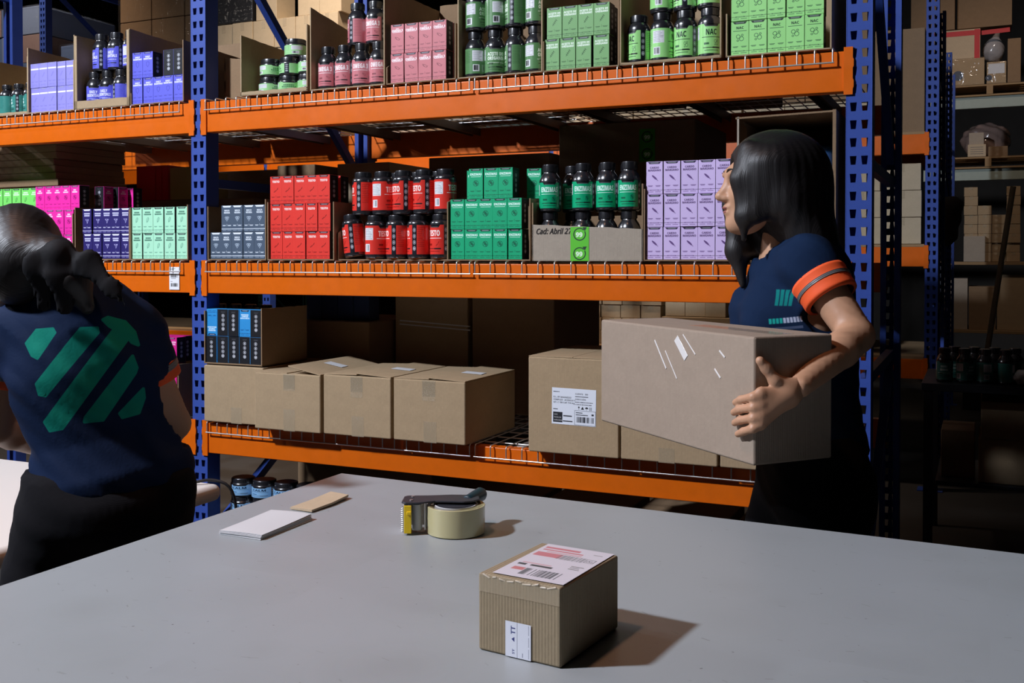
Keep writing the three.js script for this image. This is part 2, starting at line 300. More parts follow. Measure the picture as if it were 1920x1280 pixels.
function icon(g, kind, x, y, s, col) {
  g.strokeStyle = col; g.fillStyle = col; g.lineWidth = s * 0.07; g.lineCap = 'round';
  const L = (...p) => { g.beginPath(); g.moveTo(x + p[0] * s, y + p[1] * s); for (let i = 2; i < p.length; i += 2) g.lineTo(x + p[i] * s, y + p[i + 1] * s); g.stroke(); };
  const C = (a, b, r, f) => { g.beginPath(); g.arc(x + a * s, y + b * s, r * s, 0, 7); f ? g.fill() : g.stroke(); };
  if (kind === 'circle') { C(0, 0, 0.42); for (let i = 0; i < 5; i++) { C(-0.15 + 0.08 * i, -0.2 + 0.1 * i, 0.12); L(0, 0, 0.36 * Math.cos(i * 1.3), 0.36 * Math.sin(i * 1.3)); } }
  if (kind === 'bubbles') { C(-0.22, -0.2, 0.24); C(0.2, 0.12, 0.27); C(0.3, -0.36, 0.12); C(-0.28, 0.34, 0.11); L(-0.02, -0.05, 0.02, 0.0); }
  if (kind === 'leaf') { g.save(); g.translate(x, y); g.rotate(0.75); g.beginPath(); g.ellipse(0, 0, s * 0.48, s * 0.13, 0, 0, 7); g.fill(); g.restore(); L(0.3, 0.3, 0.48, 0.46); }
  if (kind === 'sprig') { L(-0.25, 0.42, 0.3, -0.42); for (let i = 0; i < 4; i++) { const a = -0.18 + 0.14 * i, b = 0.28 - 0.2 * i; L(a, b, a + 0.18, b + 0.02); L(a, b, a - 0.02, b - 0.18); } }
  if (kind === 'feather') { g.beginPath(); g.ellipse(x, y - 0.05 * s, 0.2 * s, 0.42 * s, 0.35, 0, 7); g.stroke(); L(-0.22, 0.46, 0.14, -0.3); }
  if (kind === 'tri') { L(-0.4, -0.3, 0.4, -0.3, 0.05, 0.4, -0.05, 0, -0.4, -0.3); L(0.4, -0.3, -0.05, 0); }
  if (kind === 'tree') { C(-0.16, -0.1, 0.2); C(0.16, -0.1, 0.2); C(0, 0.12, 0.2); L(0, 0.3, 0, 0.5); L(-0.45, -0.22, 0.45, -0.22); }
  if (kind === 'rise') { L(-0.4, 0.35, -0.1, 0.1, 0.05, 0.15, 0.4, -0.35); L(-0.3, 0.4, 0.4, -0.2); }
  if (kind === 'fish') { g.beginPath(); g.ellipse(x, y, 0.42 * s, 0.15 * s, 0.5, 0, 7); g.stroke(); L(0.3, 0.18, 0.5, 0.05); L(-0.4, -0.3, -0.1, 0.05); }
  if (kind === 'shield') { L(-0.32, -0.36, 0, -0.46, 0.32, -0.36, 0.28, 0.1, 0, 0.46, -0.28, 0.1, -0.32, -0.36); }
}
function fitText(g, s, x, y, maxW, size, weight = '900') {
  if (s[0] === '~') { const w = maxW * +s.slice(1), n = Math.round(w / (size * 0.5)); for (let i = 0; i < n; i++) { g.fillRect(x - w / 2 + i * w / n, y - size * 0.34, w / n * 0.8, size * 0.68); } return; }
  g.font = `${weight} ${size}px sans-serif`; const w = g.measureText(s).width; const k = w > maxW ? maxW / w : 1;
  g.save(); g.translate(x, y); g.scale(k, 1); g.fillText(s, 0, 0); g.restore();
}
function circles(g, x, y0, dy, r, n = 4) {
  for (let i = 0; i < n; i++) { g.beginPath(); g.arc(x, y0 + i * dy, r, 0, 7); g.fillStyle = i === n - 1 ? '#8d8f96' : '#43454c'; g.fill(); g.lineWidth = r * 0.25; g.strokeStyle = '#b8bac2'; g.stroke(); g.fillStyle = '#d4d6dc'; if (i !== n - 1) { g.fillRect(x - r * 0.35, y0 + i * dy - r * 0.5, r * 0.7, r); } else g.fillRect(x - r * 0.6, y0 + i * dy - r * 0.2, r * 1.2, r * 0.5); }
}
function front(g, p, w, h, back) {
  g.fillStyle = p.bg; g.fillRect(0, 0, w, h);
  g.textAlign = 'center'; g.textBaseline = 'middle';
  if (back) { g.fillStyle = p.sub; for (let i = 0; i < 11; i++) g.fillRect(w * 0.14, h * (0.14 + i * 0.065), w * (0.5 + 0.22 * rnd()), 2); return; }
  g.fillStyle = p.tab; g.beginPath(); g.moveTo(w * 0.1, h * 0.012); g.lineTo(w * 0.9, h * 0.012); g.lineTo(w * 0.8, h * 0.075); g.lineTo(w * 0.2, h * 0.075); g.closePath(); g.fill();
  if (!p.light) { g.fillStyle = p.dark ? '#9aa6a0' : '#a9a9b4'; g.fillRect(w * 0.26, h * 0.032, w * 0.48, h * 0.018); }
  g.fillStyle = p.ink; let y = h * 0.19;
  if (p.band === 1) { g.fillRect(w * 0.06, h * 0.2, w * 0.9, h * 0.06); y = h * 0.17; }
  const n = p.title.length, fs = n === 1 ? h * 0.105 : n === 2 ? h * 0.083 : h * 0.065;
  if (p.pre) { g.fillRect(w * 0.38, h * 0.14, w * 0.24, h * 0.02); y = h * 0.215; }
  p.title.forEach((s, i) => fitText(g, s, w / 2, y + i * fs * 0.98, w * 0.84, fs));
  if (p.band === 2 || p.pre) g.fillRect(w * 0.14, h * 0.265, w * 0.72, h * 0.014);
  g.fillStyle = p.sub; if (n === 1 && p.dark) g.fillRect(w * 0.12, h * 0.275, w * 0.76, h * 0.016);
  icon(g, p.icon, w / 2, h * 0.49, w * 0.44, p.light ? p.sub : p.sub);
  g.fillStyle = p.light ? p.ink : p.sub;
  for (const [a, b] of [[0.1, 0.3], [0.56, 0.32]]) { g.fillRect(w * a, h * 0.735, w * b, h * 0.016); g.fillRect(w * (a + 0.04), h * 0.76, w * (b - 0.08), h * 0.012); }
  if (!p.dark) { g.fillRect(w * 0.49, h * 0.69, w * 0.018, h * 0.08); }
  if (p.light) { g.fillStyle = p.ink; g.fillRect(0, h * 0.87, w, h * 0.022); } else { g.fillStyle = p.tab; g.fillRect(0, h * 0.876, w, h * 0.01); g.fillStyle = p.sub; g.fillRect(w * 0.24, h * 0.866, w * 0.52, h * 0.028); g.fillStyle = p.bg; g.fillRect(w * 0.3, h * 0.875, w * 0.4, h * 0.01); }
  g.fillStyle = p.sub; g.globalAlpha = 0.7; g.fillRect(w * 0.12, h * 0.925, w * 0.32, h * 0.018); g.fillRect(w * 0.54, h * 0.925, w * 0.34, h * 0.018); g.globalAlpha = 1;
  g.strokeStyle = 'rgba(0,0,0,0.35)'; g.lineWidth = 1.2; g.strokeRect(0, 0, w, h);
}
const cartonRoot = {};
function cartonGeo(w, h, d) {
  const g = new RoundedBoxGeometry(w, h, d, 1, 0.0011); const uv = g.attributes.uv, p = g.attributes.position;
  // atlas: front 0..0.4, side 0.4..0.8, plain 0.8..1
  for (const gr of g.groups) for (let i = gr.start; i < gr.start + gr.count; i++) {
    const k = gr.materialIndex, X = p.getX(i), Y = p.getY(i), Z = p.getZ(i), v = (Y + h / 2) / h;
    if (k === 4) uv.setXY(i, 0.4 * (X + w / 2) / w, v); else if (k === 5) uv.setXY(i, 0.4 * (w / 2 - X) / w, v);
    else if (k === 0) uv.setXY(i, 0.4 + 0.4 * (d / 2 - Z) / d, v); else if (k === 1) uv.setXY(i, 0.4 + 0.4 * (Z + d / 2) / d, v);
    else uv.setXY(i, 0.84 + 0.12 * (X + w / 2) / w, 0.5 + 0.4 * Z / d);
  }
  g.clearGroups(); return g.translate(0, h / 2, 0);
}
const stdCarton = cartonGeo(CW, CH, CW);
function cartonMat(key) {
  const p = P[key];
  const tx = canvasTex(320, 256, (g) => {
    front(g, p, 128, 256);
    g.save(); g.translate(128, 0); g.fillStyle = p.sideBg || DARK; g.fillRect(0, 0, 128, 256); g.fillStyle = p.bg; g.fillRect(0, 0, 3, 256); g.fillRect(125, 0, 3, 256); circles(g, 64, 62, 42, 15); g.fillStyle = 'rgba(120,122,130,0.6)'; g.fillRect(40, 22, 50, 3); g.fillRect(44, 30, 40, 3); g.restore();
    g.fillStyle = p.bg; g.fillRect(256, 0, 64, 256);
  });
  return phy({ map: tx, roughness: 0.5, specularIntensity: 0.5, clearcoat: 0.12, clearcoatRoughness: 0.3 });
}
function carton(key, pos, turn, label, group, tip = 0, lean = 0) {
  let c;
  if (!cartonRoot[key]) { c = cartonRoot[key] = mesh('supplement_carton', stdCarton, cartonMat(key), null, pos); c.rotation.y = turn; tag(c, label, 'carton', group); } else c = copy(cartonRoot[key], pos, turn, label, group);
  c.rotation.set(0, turn, 0); if (tip) c.rotation.z = tip; if (lean) c.rotation.x = lean; return c;
}
const COLN = { 1: [''], 2: ['left', 'right'], 3: ['leftmost', 'middle', 'rightmost'], 4: ['leftmost', 'second from left', 'second from right', 'rightmost'], 5: ['leftmost', 'second from left', 'middle', 'second from right', 'rightmost'] };
const ROWN = { 1: [''], 2: ['bottom row', 'top row'], 3: ['bottom row', 'middle row', 'top row'] };
// a block of cartons: columns from x0 to x1, rows upwards; skip(r, c) leaves one out, turned(r, c) shows the dark side
function cartons(key, desc, x0, x1, z, y, cols, rows, o = {}) {
  const pitch = (x1 - x0) / cols;
  for (let r = 0; r < rows; r++) for (let c = 0; c < cols; c++) {
    if (o.skip && o.skip(r, c)) continue;
    const dx = o.dx ? o.dx(r, c) : 0, turn = (o.turn ? o.turn(r, c) : 0) + rr(-0.03, 0.03) + (o.skew || 0);
    const sx = Math.min(1, (pitch - 0.0005) / CW), x = x0 + (c + 0.5) * pitch + dx + rr(-0.0006, 0.0006), zz = z - CW / 2 + rr(-0.003, 0.002) + (o.slant || 0) * c + (o.dz ? o.dz(r, c) : 0);
    const note = o.note && o.note(r, c) || '';
    const k = carton(key, [x, y + r * (CH + 0.0008), zz], turn, `${desc}, ${ROWN[rows][r]}, ${COLN[cols][c]}${note}`, `${o.group || desc}s stacked in rows`, o.tip ? o.tip(r, c) : 0, 0); k.scale.x = sx;
  }
}
// ---- bottles: lathed body, printed sleeve, ridged cap
function wrapTex(key, kind) {
  const p = P[key];
  return canvasTex(640, 176, (g, w, h) => {
    g.fillStyle = p.bg; g.fillRect(0, 0, w, h); g.textAlign = 'center'; g.textBaseline = 'middle';
    const cx = w / 2;
    g.fillStyle = '#101014'; g.beginPath(); g.moveTo(cx - 66, 0); g.lineTo(cx + 66, 0); g.lineTo(cx + 50, 17); g.lineTo(cx - 50, 17); g.closePath(); g.fill();
    g.fillStyle = '#8a8c94'; g.fillRect(cx - 46, 12, 92, 2);
    g.fillStyle = p.ink; const n = p.title.length, fs = n === 1 ? 46 : 32, y0 = kind === 'jar' ? 60 : 50;
    p.title.forEach((s, i) => fitText(g, s, cx - 2, y0 + i * fs * 0.96, 168, fs));
    g.fillRect(cx - 84, y0 + (n - 1) * fs + 28, 160, 3.5);
    g.fillStyle = p.sub; g.fillRect(cx - 64, 112, 44, 12); icon(g, p.icon, cx + 40, 112, 36, p.sub);
    g.fillStyle = '#17171c'; g.fillRect(cx - 74, 140, 150, 4); g.fillRect(cx + 10, 138, 60, 8); g.fillStyle = p.sub; g.fillRect(cx - 60, 156, 120, 4);
    // dark strip with round marks to the right of the front
    g.fillStyle = '#1d1f26'; g.fillRect(cx + 100, 0, 44, h); circles(g, cx + 122, 30, 37, 12);
    // text panel, barcode and white facts panel
    g.fillStyle = p.sub; for (let i = 0; i < 11; i++) g.fillRect(cx + 152, 16 + i * 11, 60 + 20 * rnd(), 2);
    g.fillStyle = '#e9e9ec'; g.fillRect(cx - 222, 14, 104, 74); g.fillStyle = '#55565e'; for (let i = 0; i < 8; i++) g.fillRect(cx - 216, 20 + i * 8.4, 60 + 32 * rnd(), 1.6);
    g.fillStyle = '#e9e9ec'; g.fillRect(cx - 216, 112, 64, 48); g.fillStyle = '#222'; for (let i = 0; i < 26; i++) if (rnd() < 0.55) g.fillRect(cx - 210 + i * 2, 117, 2, 36);
    g.fillStyle = p.sub; for (let i = 0; i < 8; i++) g.fillRect(cx - 310, 20 + i * 11, 70, 2);
  });
}
const BOT = {   // profile: radius, height
  tall: { R: 0.036, H: 0.155, body: [[0, 0], [0.031, 0], [0.0345, 0.003], [0.036, 0.008], [0.036, 0.097], [0.0352, 0.103], [0.032, 0.112], [0.027, 0.120], [0.0235, 0.125], [0.0225, 0.129], [0.0225, 0.137], [0, 0.137]], lab: [0.011, 0.095], cap: [0.0248, 0.130, 0.025] },
  mid: { R: 0.0368, H: 0.155, body: [[0, 0], [0.031, 0], [0.0352, 0.003], [0.0368, 0.009], [0.0368, 0.108], [0.0352, 0.117], [0.031, 0.125], [0.0265, 0.130], [0.0252, 0.133], [0.0252, 0.138], [0, 0.138]], lab: [0.014, 0.104], cap: [0.0272, 0.132, 0.023] },
  wide: { R: 0.0385, H: 0.155, body: [[0, 0], [0.033, 0], [0.037, 0.004], [0.0385, 0.010], [0.0385, 0.122], [0.036, 0.129], [0.031, 0.134], [0.0265, 0.137], [0.0265, 0.142], [0, 0.142]], lab: [0.017, 0.118], cap: [0.0295, 0.136, 0.019] },
  slim: { R: 0.0315, H: 0.134, body: [[0, 0], [0.027, 0], [0.030, 0.003], [0.0315, 0.008], [0.0315, 0.086], [0.0305, 0.094], [0.026, 0.103], [0.020, 0.109], [0.018, 0.112], [0.018, 0.118], [0, 0.118]], lab: [0.010, 0.084], cap: [0.0215, 0.114, 0.020] },
  jar: { R: 0.0425, H: 0.068, body: [[0, 0], [0.038, 0], [0.041, 0.002], [0.0425, 0.006], [0.0425, 0.044], [0.041, 0.049], [0.037, 0.052], [0.037, 0.056], [0, 0.056]], lab: [0.008, 0.043], cap: [0.0385, 0.051, 0.017] },
  tub: { R: 0.049, H: 0.0700, body: [[0, 0], [0.044, 0], [0.048, 0.002], [0.049, 0.007], [0.049, 0.046], [0.047, 0.051], [0.043, 0.053], [0.043, 0.056], [0, 0.056]], lab: [0.006, 0.046], cap: [0.0445, 0.0515, 0.018] },
};
const bottleRoot = {}, bGeo = {};
function bottle(key, kind, pos, turn, label, group, o = {}) {
  const id = key + kind; let b;
  if (!bottleRoot[id]) {
    const k = BOT[kind];
    const G = bGeo[kind] ??= (() => {
      const body = new THREE.LatheGeometry(k.body.map((p) => new THREE.Vector2(...p)), 36);
      const lab = new THREE.CylinderGeometry(k.R + 0.0005, k.R + 0.0005, k.lab[1] - k.lab[0], 40, 1, true).translate(0, (k.lab[0] + k.lab[1]) / 2, 0);
      const ridges = []; const [cr, cy, ch] = k.cap; const n = 40;
      const prof = [[cr * 0.99, 0], [cr, 0.001], [cr, ch - 0.0025], [cr - 0.0025, ch - 0.0004], [cr - 0.004, ch], [0, ch]];
      ridges.push(new THREE.LatheGeometry([[0, 0.0004], ...prof].map((p) => new THREE.Vector2(...p)), 40));
      for (let i = 0; i < n; i++) { const a = i / n * 6.2832; ridges.push(new THREE.BoxGeometry(0.0016, ch - 0.005, 0.0016).rotateY(-a).translate(Math.cos(a) * cr, ch / 2 - 0.0005, Math.sin(a) * cr)); }
      return { body, lab, cap: merge(ridges).translate(0, cy, 0) };
    })();
    b = bottleRoot[id] = thing(kind === 'jar' || kind === 'tub' ? 'supplement_jar' : 'supplement_bottle', label, kind === 'jar' || kind === 'tub' ? 'jar' : 'bottle', pos, turn, group);
    mesh('bottle_body', G.body, M.bottle, b); mesh('printed_sleeve', G.lab, phy({ map: wrapTex(key, kind), roughness: 0.3, clearcoat: 0.5, clearcoatRoughness: 0.15 }), b); mesh('cap', G.cap, M.cap, b);
  } else b = copy(bottleRoot[id], pos, turn, label, group);
  b.rotation.set(0, 0, 0); b.rotation.order = 'ZXY'; b.rotation.y = turn; if (o.tip) b.rotation.z = o.tip; return b;
}
const FRONT = Math.PI;                              // turn that shows the front panel to the aisle
// ---- corrugated trays: base, side, back and front panels with rough cut edges
function rough(x0, x1, y, amp, n = 14) { const l = []; for (let i = 0; i <= n; i++) l.push([x0 + (x1 - x0) * i / n, y + rr(-amp, amp)]); return l; }
const T = 0.0045;
function tray(label, x0, x1, z0, z1, y, o) {      // z0 front, z1 back (z1 < z0)
  const t = thing('corrugated_tray', label, 'cardboard tray', [x0, y, z0], o.turn || 0, 'open corrugated trays on the shelves'), w = x1 - x0, d = z0 - z1, mat = o.mat || M.board;
  mesh('base', box(w, T, d, 0.001).translate(w / 2, T / 2, -d / 2), mat, t);
  const side = (h0, h1) => panel([[0, 0], [d, 0], ...rough(d, 0, 0, 0.0012).map(([x, a]) => [x, h0 + (h1 - h0) * (x / d) + a])], T);
  if (o.left) mesh('left_panel', side(...[].concat(o.left, o.left).slice(0, 2)), mat, t, [T / 2, 0, 0], [0, Math.PI / 2, 0]);
  if (o.right) mesh('right_panel', side(...[].concat(o.right, o.right).slice(0, 2)), mat, t, [w - T / 2, 0, 0], [0, Math.PI / 2, 0]);
  if (o.back) mesh('back_panel', panel([[0, 0], [w, 0], ...rough(w, 0, o.back, 0.0012)], T), mat, t, [0, 0, -d + T / 2]);
  if (o.front) { const [a, b] = [].concat(o.front, o.front); mesh('front_panel', panel([[0, 0], [w, 0], ...rough(w, 0, 0, 0.0012).map(([x, q]) => [x, a + (b - a) * x / w + q])], T), o.frontMat || mat, t, [0, 0, -T / 2]); }
  if (o.lips) for (const s of [0, 1]) mesh('front_strip', panel([[0, 0], [0.017, 0], ...rough(0.017, 0, o.lips, 0.001, 3)], T), mat, t, [s ? w - 0.017 : 0, 0, -T / 2]);
  return t;
}
const shelf = { top: YT + 0.0102, mid: YM + 0.0102, low: YB + 0.0102 }, UP = T + 0.0004;
// ======== top shelf, left bay
{ const y = shelf.top;
  tray('open tray of teal bottles at the left edge of the top shelf', -1.36, -0.954, -0.005, -0.42, y, { left: 0.28, right: 0.24, back: 0.26, front: 0.012 });
  ['leftmost', 'middle', 'rightmost'].forEach((n, i) => bottle('teal', 'slim', [-1.134 + i * 0.071, y + UP, -0.055], FRONT + [-1.9, -0.6, -0.7][i], `teal labelled dark bottle on the top shelf, ${n} of three`, 'teal bottles on the top shelf'));
  tray('open tray of pale periwinkle cartons with a tall side and back', -0.954, -0.688, -0.004, -0.40, y, { left: [0.275, 0.26], right: 0.2, back: 0.262 });
  cartons('periwinkle', 'pale periwinkle carton', -0.9462, -0.6942, -0.012, y + UP, 5, 2);
  tray('open tray of violet bottles with cut-out front on the top shelf', -0.6865, -0.3835, -0.002, -0.40, y, { left: 0.305, right: [0.302, 0.29], back: 0.3, front: 0.034, lips: 0.3, mat: M.board });
  [0, 1, 2, 3].forEach((i) => bottle('violet', 'tall', [-0.6433 + i * 0.0722, y + UP, -0.075 - (i === 3 ? 0.01 : 0)], FRONT + [0.55, 0.2, -1.45, 0.4][i], `violet labelled bottle in the cut-out tray, bottom row, ${COLN[4][i]}`, 'violet bottles on the top shelf'));
  [0, 1, 2].forEach((i) => bottle('violet', 'tall', [-0.618 + i * 0.0825, y + UP + 0.1556, -0.085], FRONT + [-0.5, 0.0, 1.7][i], `violet labelled bottle in the cut-out tray, upper row, ${COLN[3][i]}`, 'violet bottles on the top shelf'));
  tray('open tray of violet cartons with a high back, beside the blue post', -0.3832, -0.112, -0.004, -0.40, y, { left: 0.05, right: [0.235, 0.22], back: 0.3, mat: M.boardDark });
  cartons('violet', 'violet carton', -0.3785, -0.1185, -0.012, y + UP, 5, 2, { turn: (r, c) => r && c > 1 ? Math.PI / 2 : 0, dz: (r, c) => r && c === 2 ? -0.07 : 0, note: (r, c) => r && c > 1 ? ', dark side out' : '' });
}
// ======== top shelf, right bay
{ const y = shelf.top;
  tray('plain brown tray end beside the blue post on the top shelf', 0.006, 0.168, -0.10, -0.5, y, { left: 0.16, right: 0.16, back: 0.27, front: [0.175, 0.15], mat: M.boardDark });
  tray('open tray of pale green jars with one tall left side', 0.170, 0.472, 0.006, -0.38, y, { left: [0.225, 0.21], right: 0.238, back: 0.27, front: 0.014, mat: M.board });
  ['leftmost', 'middle', 'rightmost'].forEach((n, i) => bottle('pale', 'jar', [0.245 + i * 0.0885, y + UP, -0.075], FRONT + [1.5, 0.6, 2.2][i], `pale green jar in the tray, bottom row, ${n}`, 'pale green jars on the top shelf'));
  ['leftmost', 'middle', 'rightmost'].forEach((n, i) => bottle('pale', 'jar', [0.249 + i * 0.0875, y + UP + 0.0684, -0.077], FRONT + [1.3, -0.9, 2.0][i], `pale green jar in the tray, middle row, ${n}`, 'pale green jars on the top shelf'));
  bottle('pale', 'jar', [0.352, y + UP + 0.1368, -0.09], FRONT + 2.4, 'pale green jar alone on top of the stacked jars', 'pale green jars on the top shelf');
  tray('open tray of pink bottles with tall brown sides', 0.478, 0.792, -0.002, -0.40, y, { left: [0.30, 0.24], right: 0.34, back: 0.31, mat: M.board });
  [0, 1, 2, 3].forEach((i) => bottle('pink', 'tall', [0.527 + i * 0.0722, y + UP, -0.046], FRONT + [0.15, 0.1, 0.35, 0.4][i], `pink labelled dark bottle, bottom row, ${COLN[4][i]}`, 'pink bottles on the top shelf'));
  ['leftmost', 'middle', 'rightmost'].forEach((n, i) => bottle('pink', 'tall', [[0.628, 0.7045, 0.742][i], y + UP + 0.1556, [-0.085, -0.085, -0.157][i]], FRONT + [-1.35, 0.15, 1.2][i], `pink labelled dark bottle, upper row, ${n}`, 'pink bottles on the top shelf'));
  tray('open tray of salmon pink cartons with one low side', 0.797, 1.07, -0.004, -0.40, y, { left: [0.06, 0.3], right: 0.19, back: 0.36, mat: M.boardDark });
  cartons('pink', 'salmon pink carton', 0.8105, 1.0295, -0.012, y + UP, 4, 2, { tip: (r, c) => !r && c === 1 ? 0.022 : 0, turn: (r, c) => !r && c === 2 ? Math.PI : 0, note: (r, c) => !r && c === 2 ? ', back out' : !r && c === 1 ? ', leaning' : '' });
  for (const r of [0, 1]) for (const c of [0, 1]) carton('pink', [1.002 - c * 0.001, y + UP + r * (CH + 0.0008), -0.012 - CW * 1.55 - c * (CW + 0.002)], 0, `salmon pink carton, ${['bottom', 'top'][r]} row, hidden ${['behind the rightmost one', 'two behind the rightmost one'][c]}`, 'salmon pink cartons stacked in rows');
  tray('open tray of dark green bottles stacked two high', 1.078, 1.388, -0.002, -0.40, y, { left: 0.27, right: 0.36, back: 0.2, mat: M.board });
  [0, 1, 2, 3].forEach((i) => bottle('olive', 'tall', [1.125 + i * 0.0738, y + UP, -0.046], FRONT + [2.3, 0.42, -1.35, 1.35][i], `green labelled tall bottle, bottom row, ${COLN[4][i]}`, 'green labelled bottles on the top shelf'));
  [0, 1, 2, 3].forEach((i) => bottle('olive', 'tall', [1.1265 + i * 0.0735, y + UP + 0.1556, -0.046], FRONT + [1.55, 2.3, -1.15, 1.4][i], `green labelled tall bottle, upper row, ${COLN[4][i]}`, 'green labelled bottles on the top shelf'));
  tray('open tray of sage green cartons under a brown flap', 1.388, 1.648, -0.004, -0.40, y, { left: [0.1, 0.3], right: 0.3, back: 0.37, mat: M.boardDark });
  cartons('sage', 'sage green carton', 1.3925, 1.6075, -0.012, y + UP, 4, 2, { dx: (r, c) => (r ? 0.006 : c === 3 ? 0.004 : -0.002) });
  for (const r of [0, 1]) for (const c of [0, 1]) carton('sage', [1.580 - c * 0.001, y + UP + r * (CH + 0.0008), -0.012 - CW * 1.55 - c * (CW + 0.002)], 0, `sage green carton, ${['bottom', 'top'][r]} row, hidden ${['behind the rightmost one', 'two behind the rightmost one'][c]}`, 'sage green cartons stacked in rows');
  tray('open tray of lime green bottles under the top edge of the picture', 1.652, 1.972, 0.002, -0.40, y, { left: 0.32, right: 0.33, back: 0.33, front: 0.008, mat: M.board });
  [0, 1, 2, 3].forEach((i) => bottle('lime', 'mid', [1.699 + i * 0.0755, y + UP, -0.05], FRONT + [-0.55, 1.6, -0.15, 0.35][i], `lime green labelled bottle, bottom row, ${COLN[4][i]}`, 'lime green bottles on the top shelf'));
  ['leftmost', 'middle', 'rightmost'].forEach((n, i) => bottle('lime', 'mid', [1.770 + i * 0.0755, y + UP + 0.1556, -0.06], FRONT + [1.8, -1.0, 0.4][i], `lime green labelled bottle, upper row, ${n}`, 'lime green bottles on the top shelf'));
  tray('open tray of lime green cartons at the right end of the top shelf', 1.984, 2.29, -0.004, -0.42, y, { left: 0.13, right: 0.38, back: 0.33, mat: M.board });
  cartons('lime', 'lime green carton', 1.9975, 2.2675, -0.012, y + UP, 5, 3);
}
// ======== middle shelf, left bay
{ const y = shelf.mid;
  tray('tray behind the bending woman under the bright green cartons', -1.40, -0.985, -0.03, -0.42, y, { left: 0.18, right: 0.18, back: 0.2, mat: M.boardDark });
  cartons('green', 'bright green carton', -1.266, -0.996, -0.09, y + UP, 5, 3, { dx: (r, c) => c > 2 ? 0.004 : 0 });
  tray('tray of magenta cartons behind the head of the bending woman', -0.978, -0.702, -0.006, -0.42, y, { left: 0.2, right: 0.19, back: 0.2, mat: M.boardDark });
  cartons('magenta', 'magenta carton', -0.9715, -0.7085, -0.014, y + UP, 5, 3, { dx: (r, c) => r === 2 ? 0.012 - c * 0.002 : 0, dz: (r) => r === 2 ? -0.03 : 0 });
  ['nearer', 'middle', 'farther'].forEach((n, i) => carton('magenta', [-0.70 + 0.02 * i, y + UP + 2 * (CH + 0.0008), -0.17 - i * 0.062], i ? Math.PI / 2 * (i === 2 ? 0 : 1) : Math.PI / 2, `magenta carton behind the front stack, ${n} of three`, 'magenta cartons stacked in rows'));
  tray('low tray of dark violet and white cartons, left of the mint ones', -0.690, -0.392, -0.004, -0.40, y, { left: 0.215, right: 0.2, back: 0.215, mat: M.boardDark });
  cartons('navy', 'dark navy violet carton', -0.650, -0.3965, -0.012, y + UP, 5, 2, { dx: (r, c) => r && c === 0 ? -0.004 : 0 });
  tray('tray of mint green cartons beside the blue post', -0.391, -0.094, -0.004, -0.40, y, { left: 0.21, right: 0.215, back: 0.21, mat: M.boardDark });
  cartons('mint', 'mint green carton', -0.3855, -0.1115, -0.012, y + UP, 5, 2, { dx: (r, c) => c === 4 ? 0.007 : -0.002 });
}
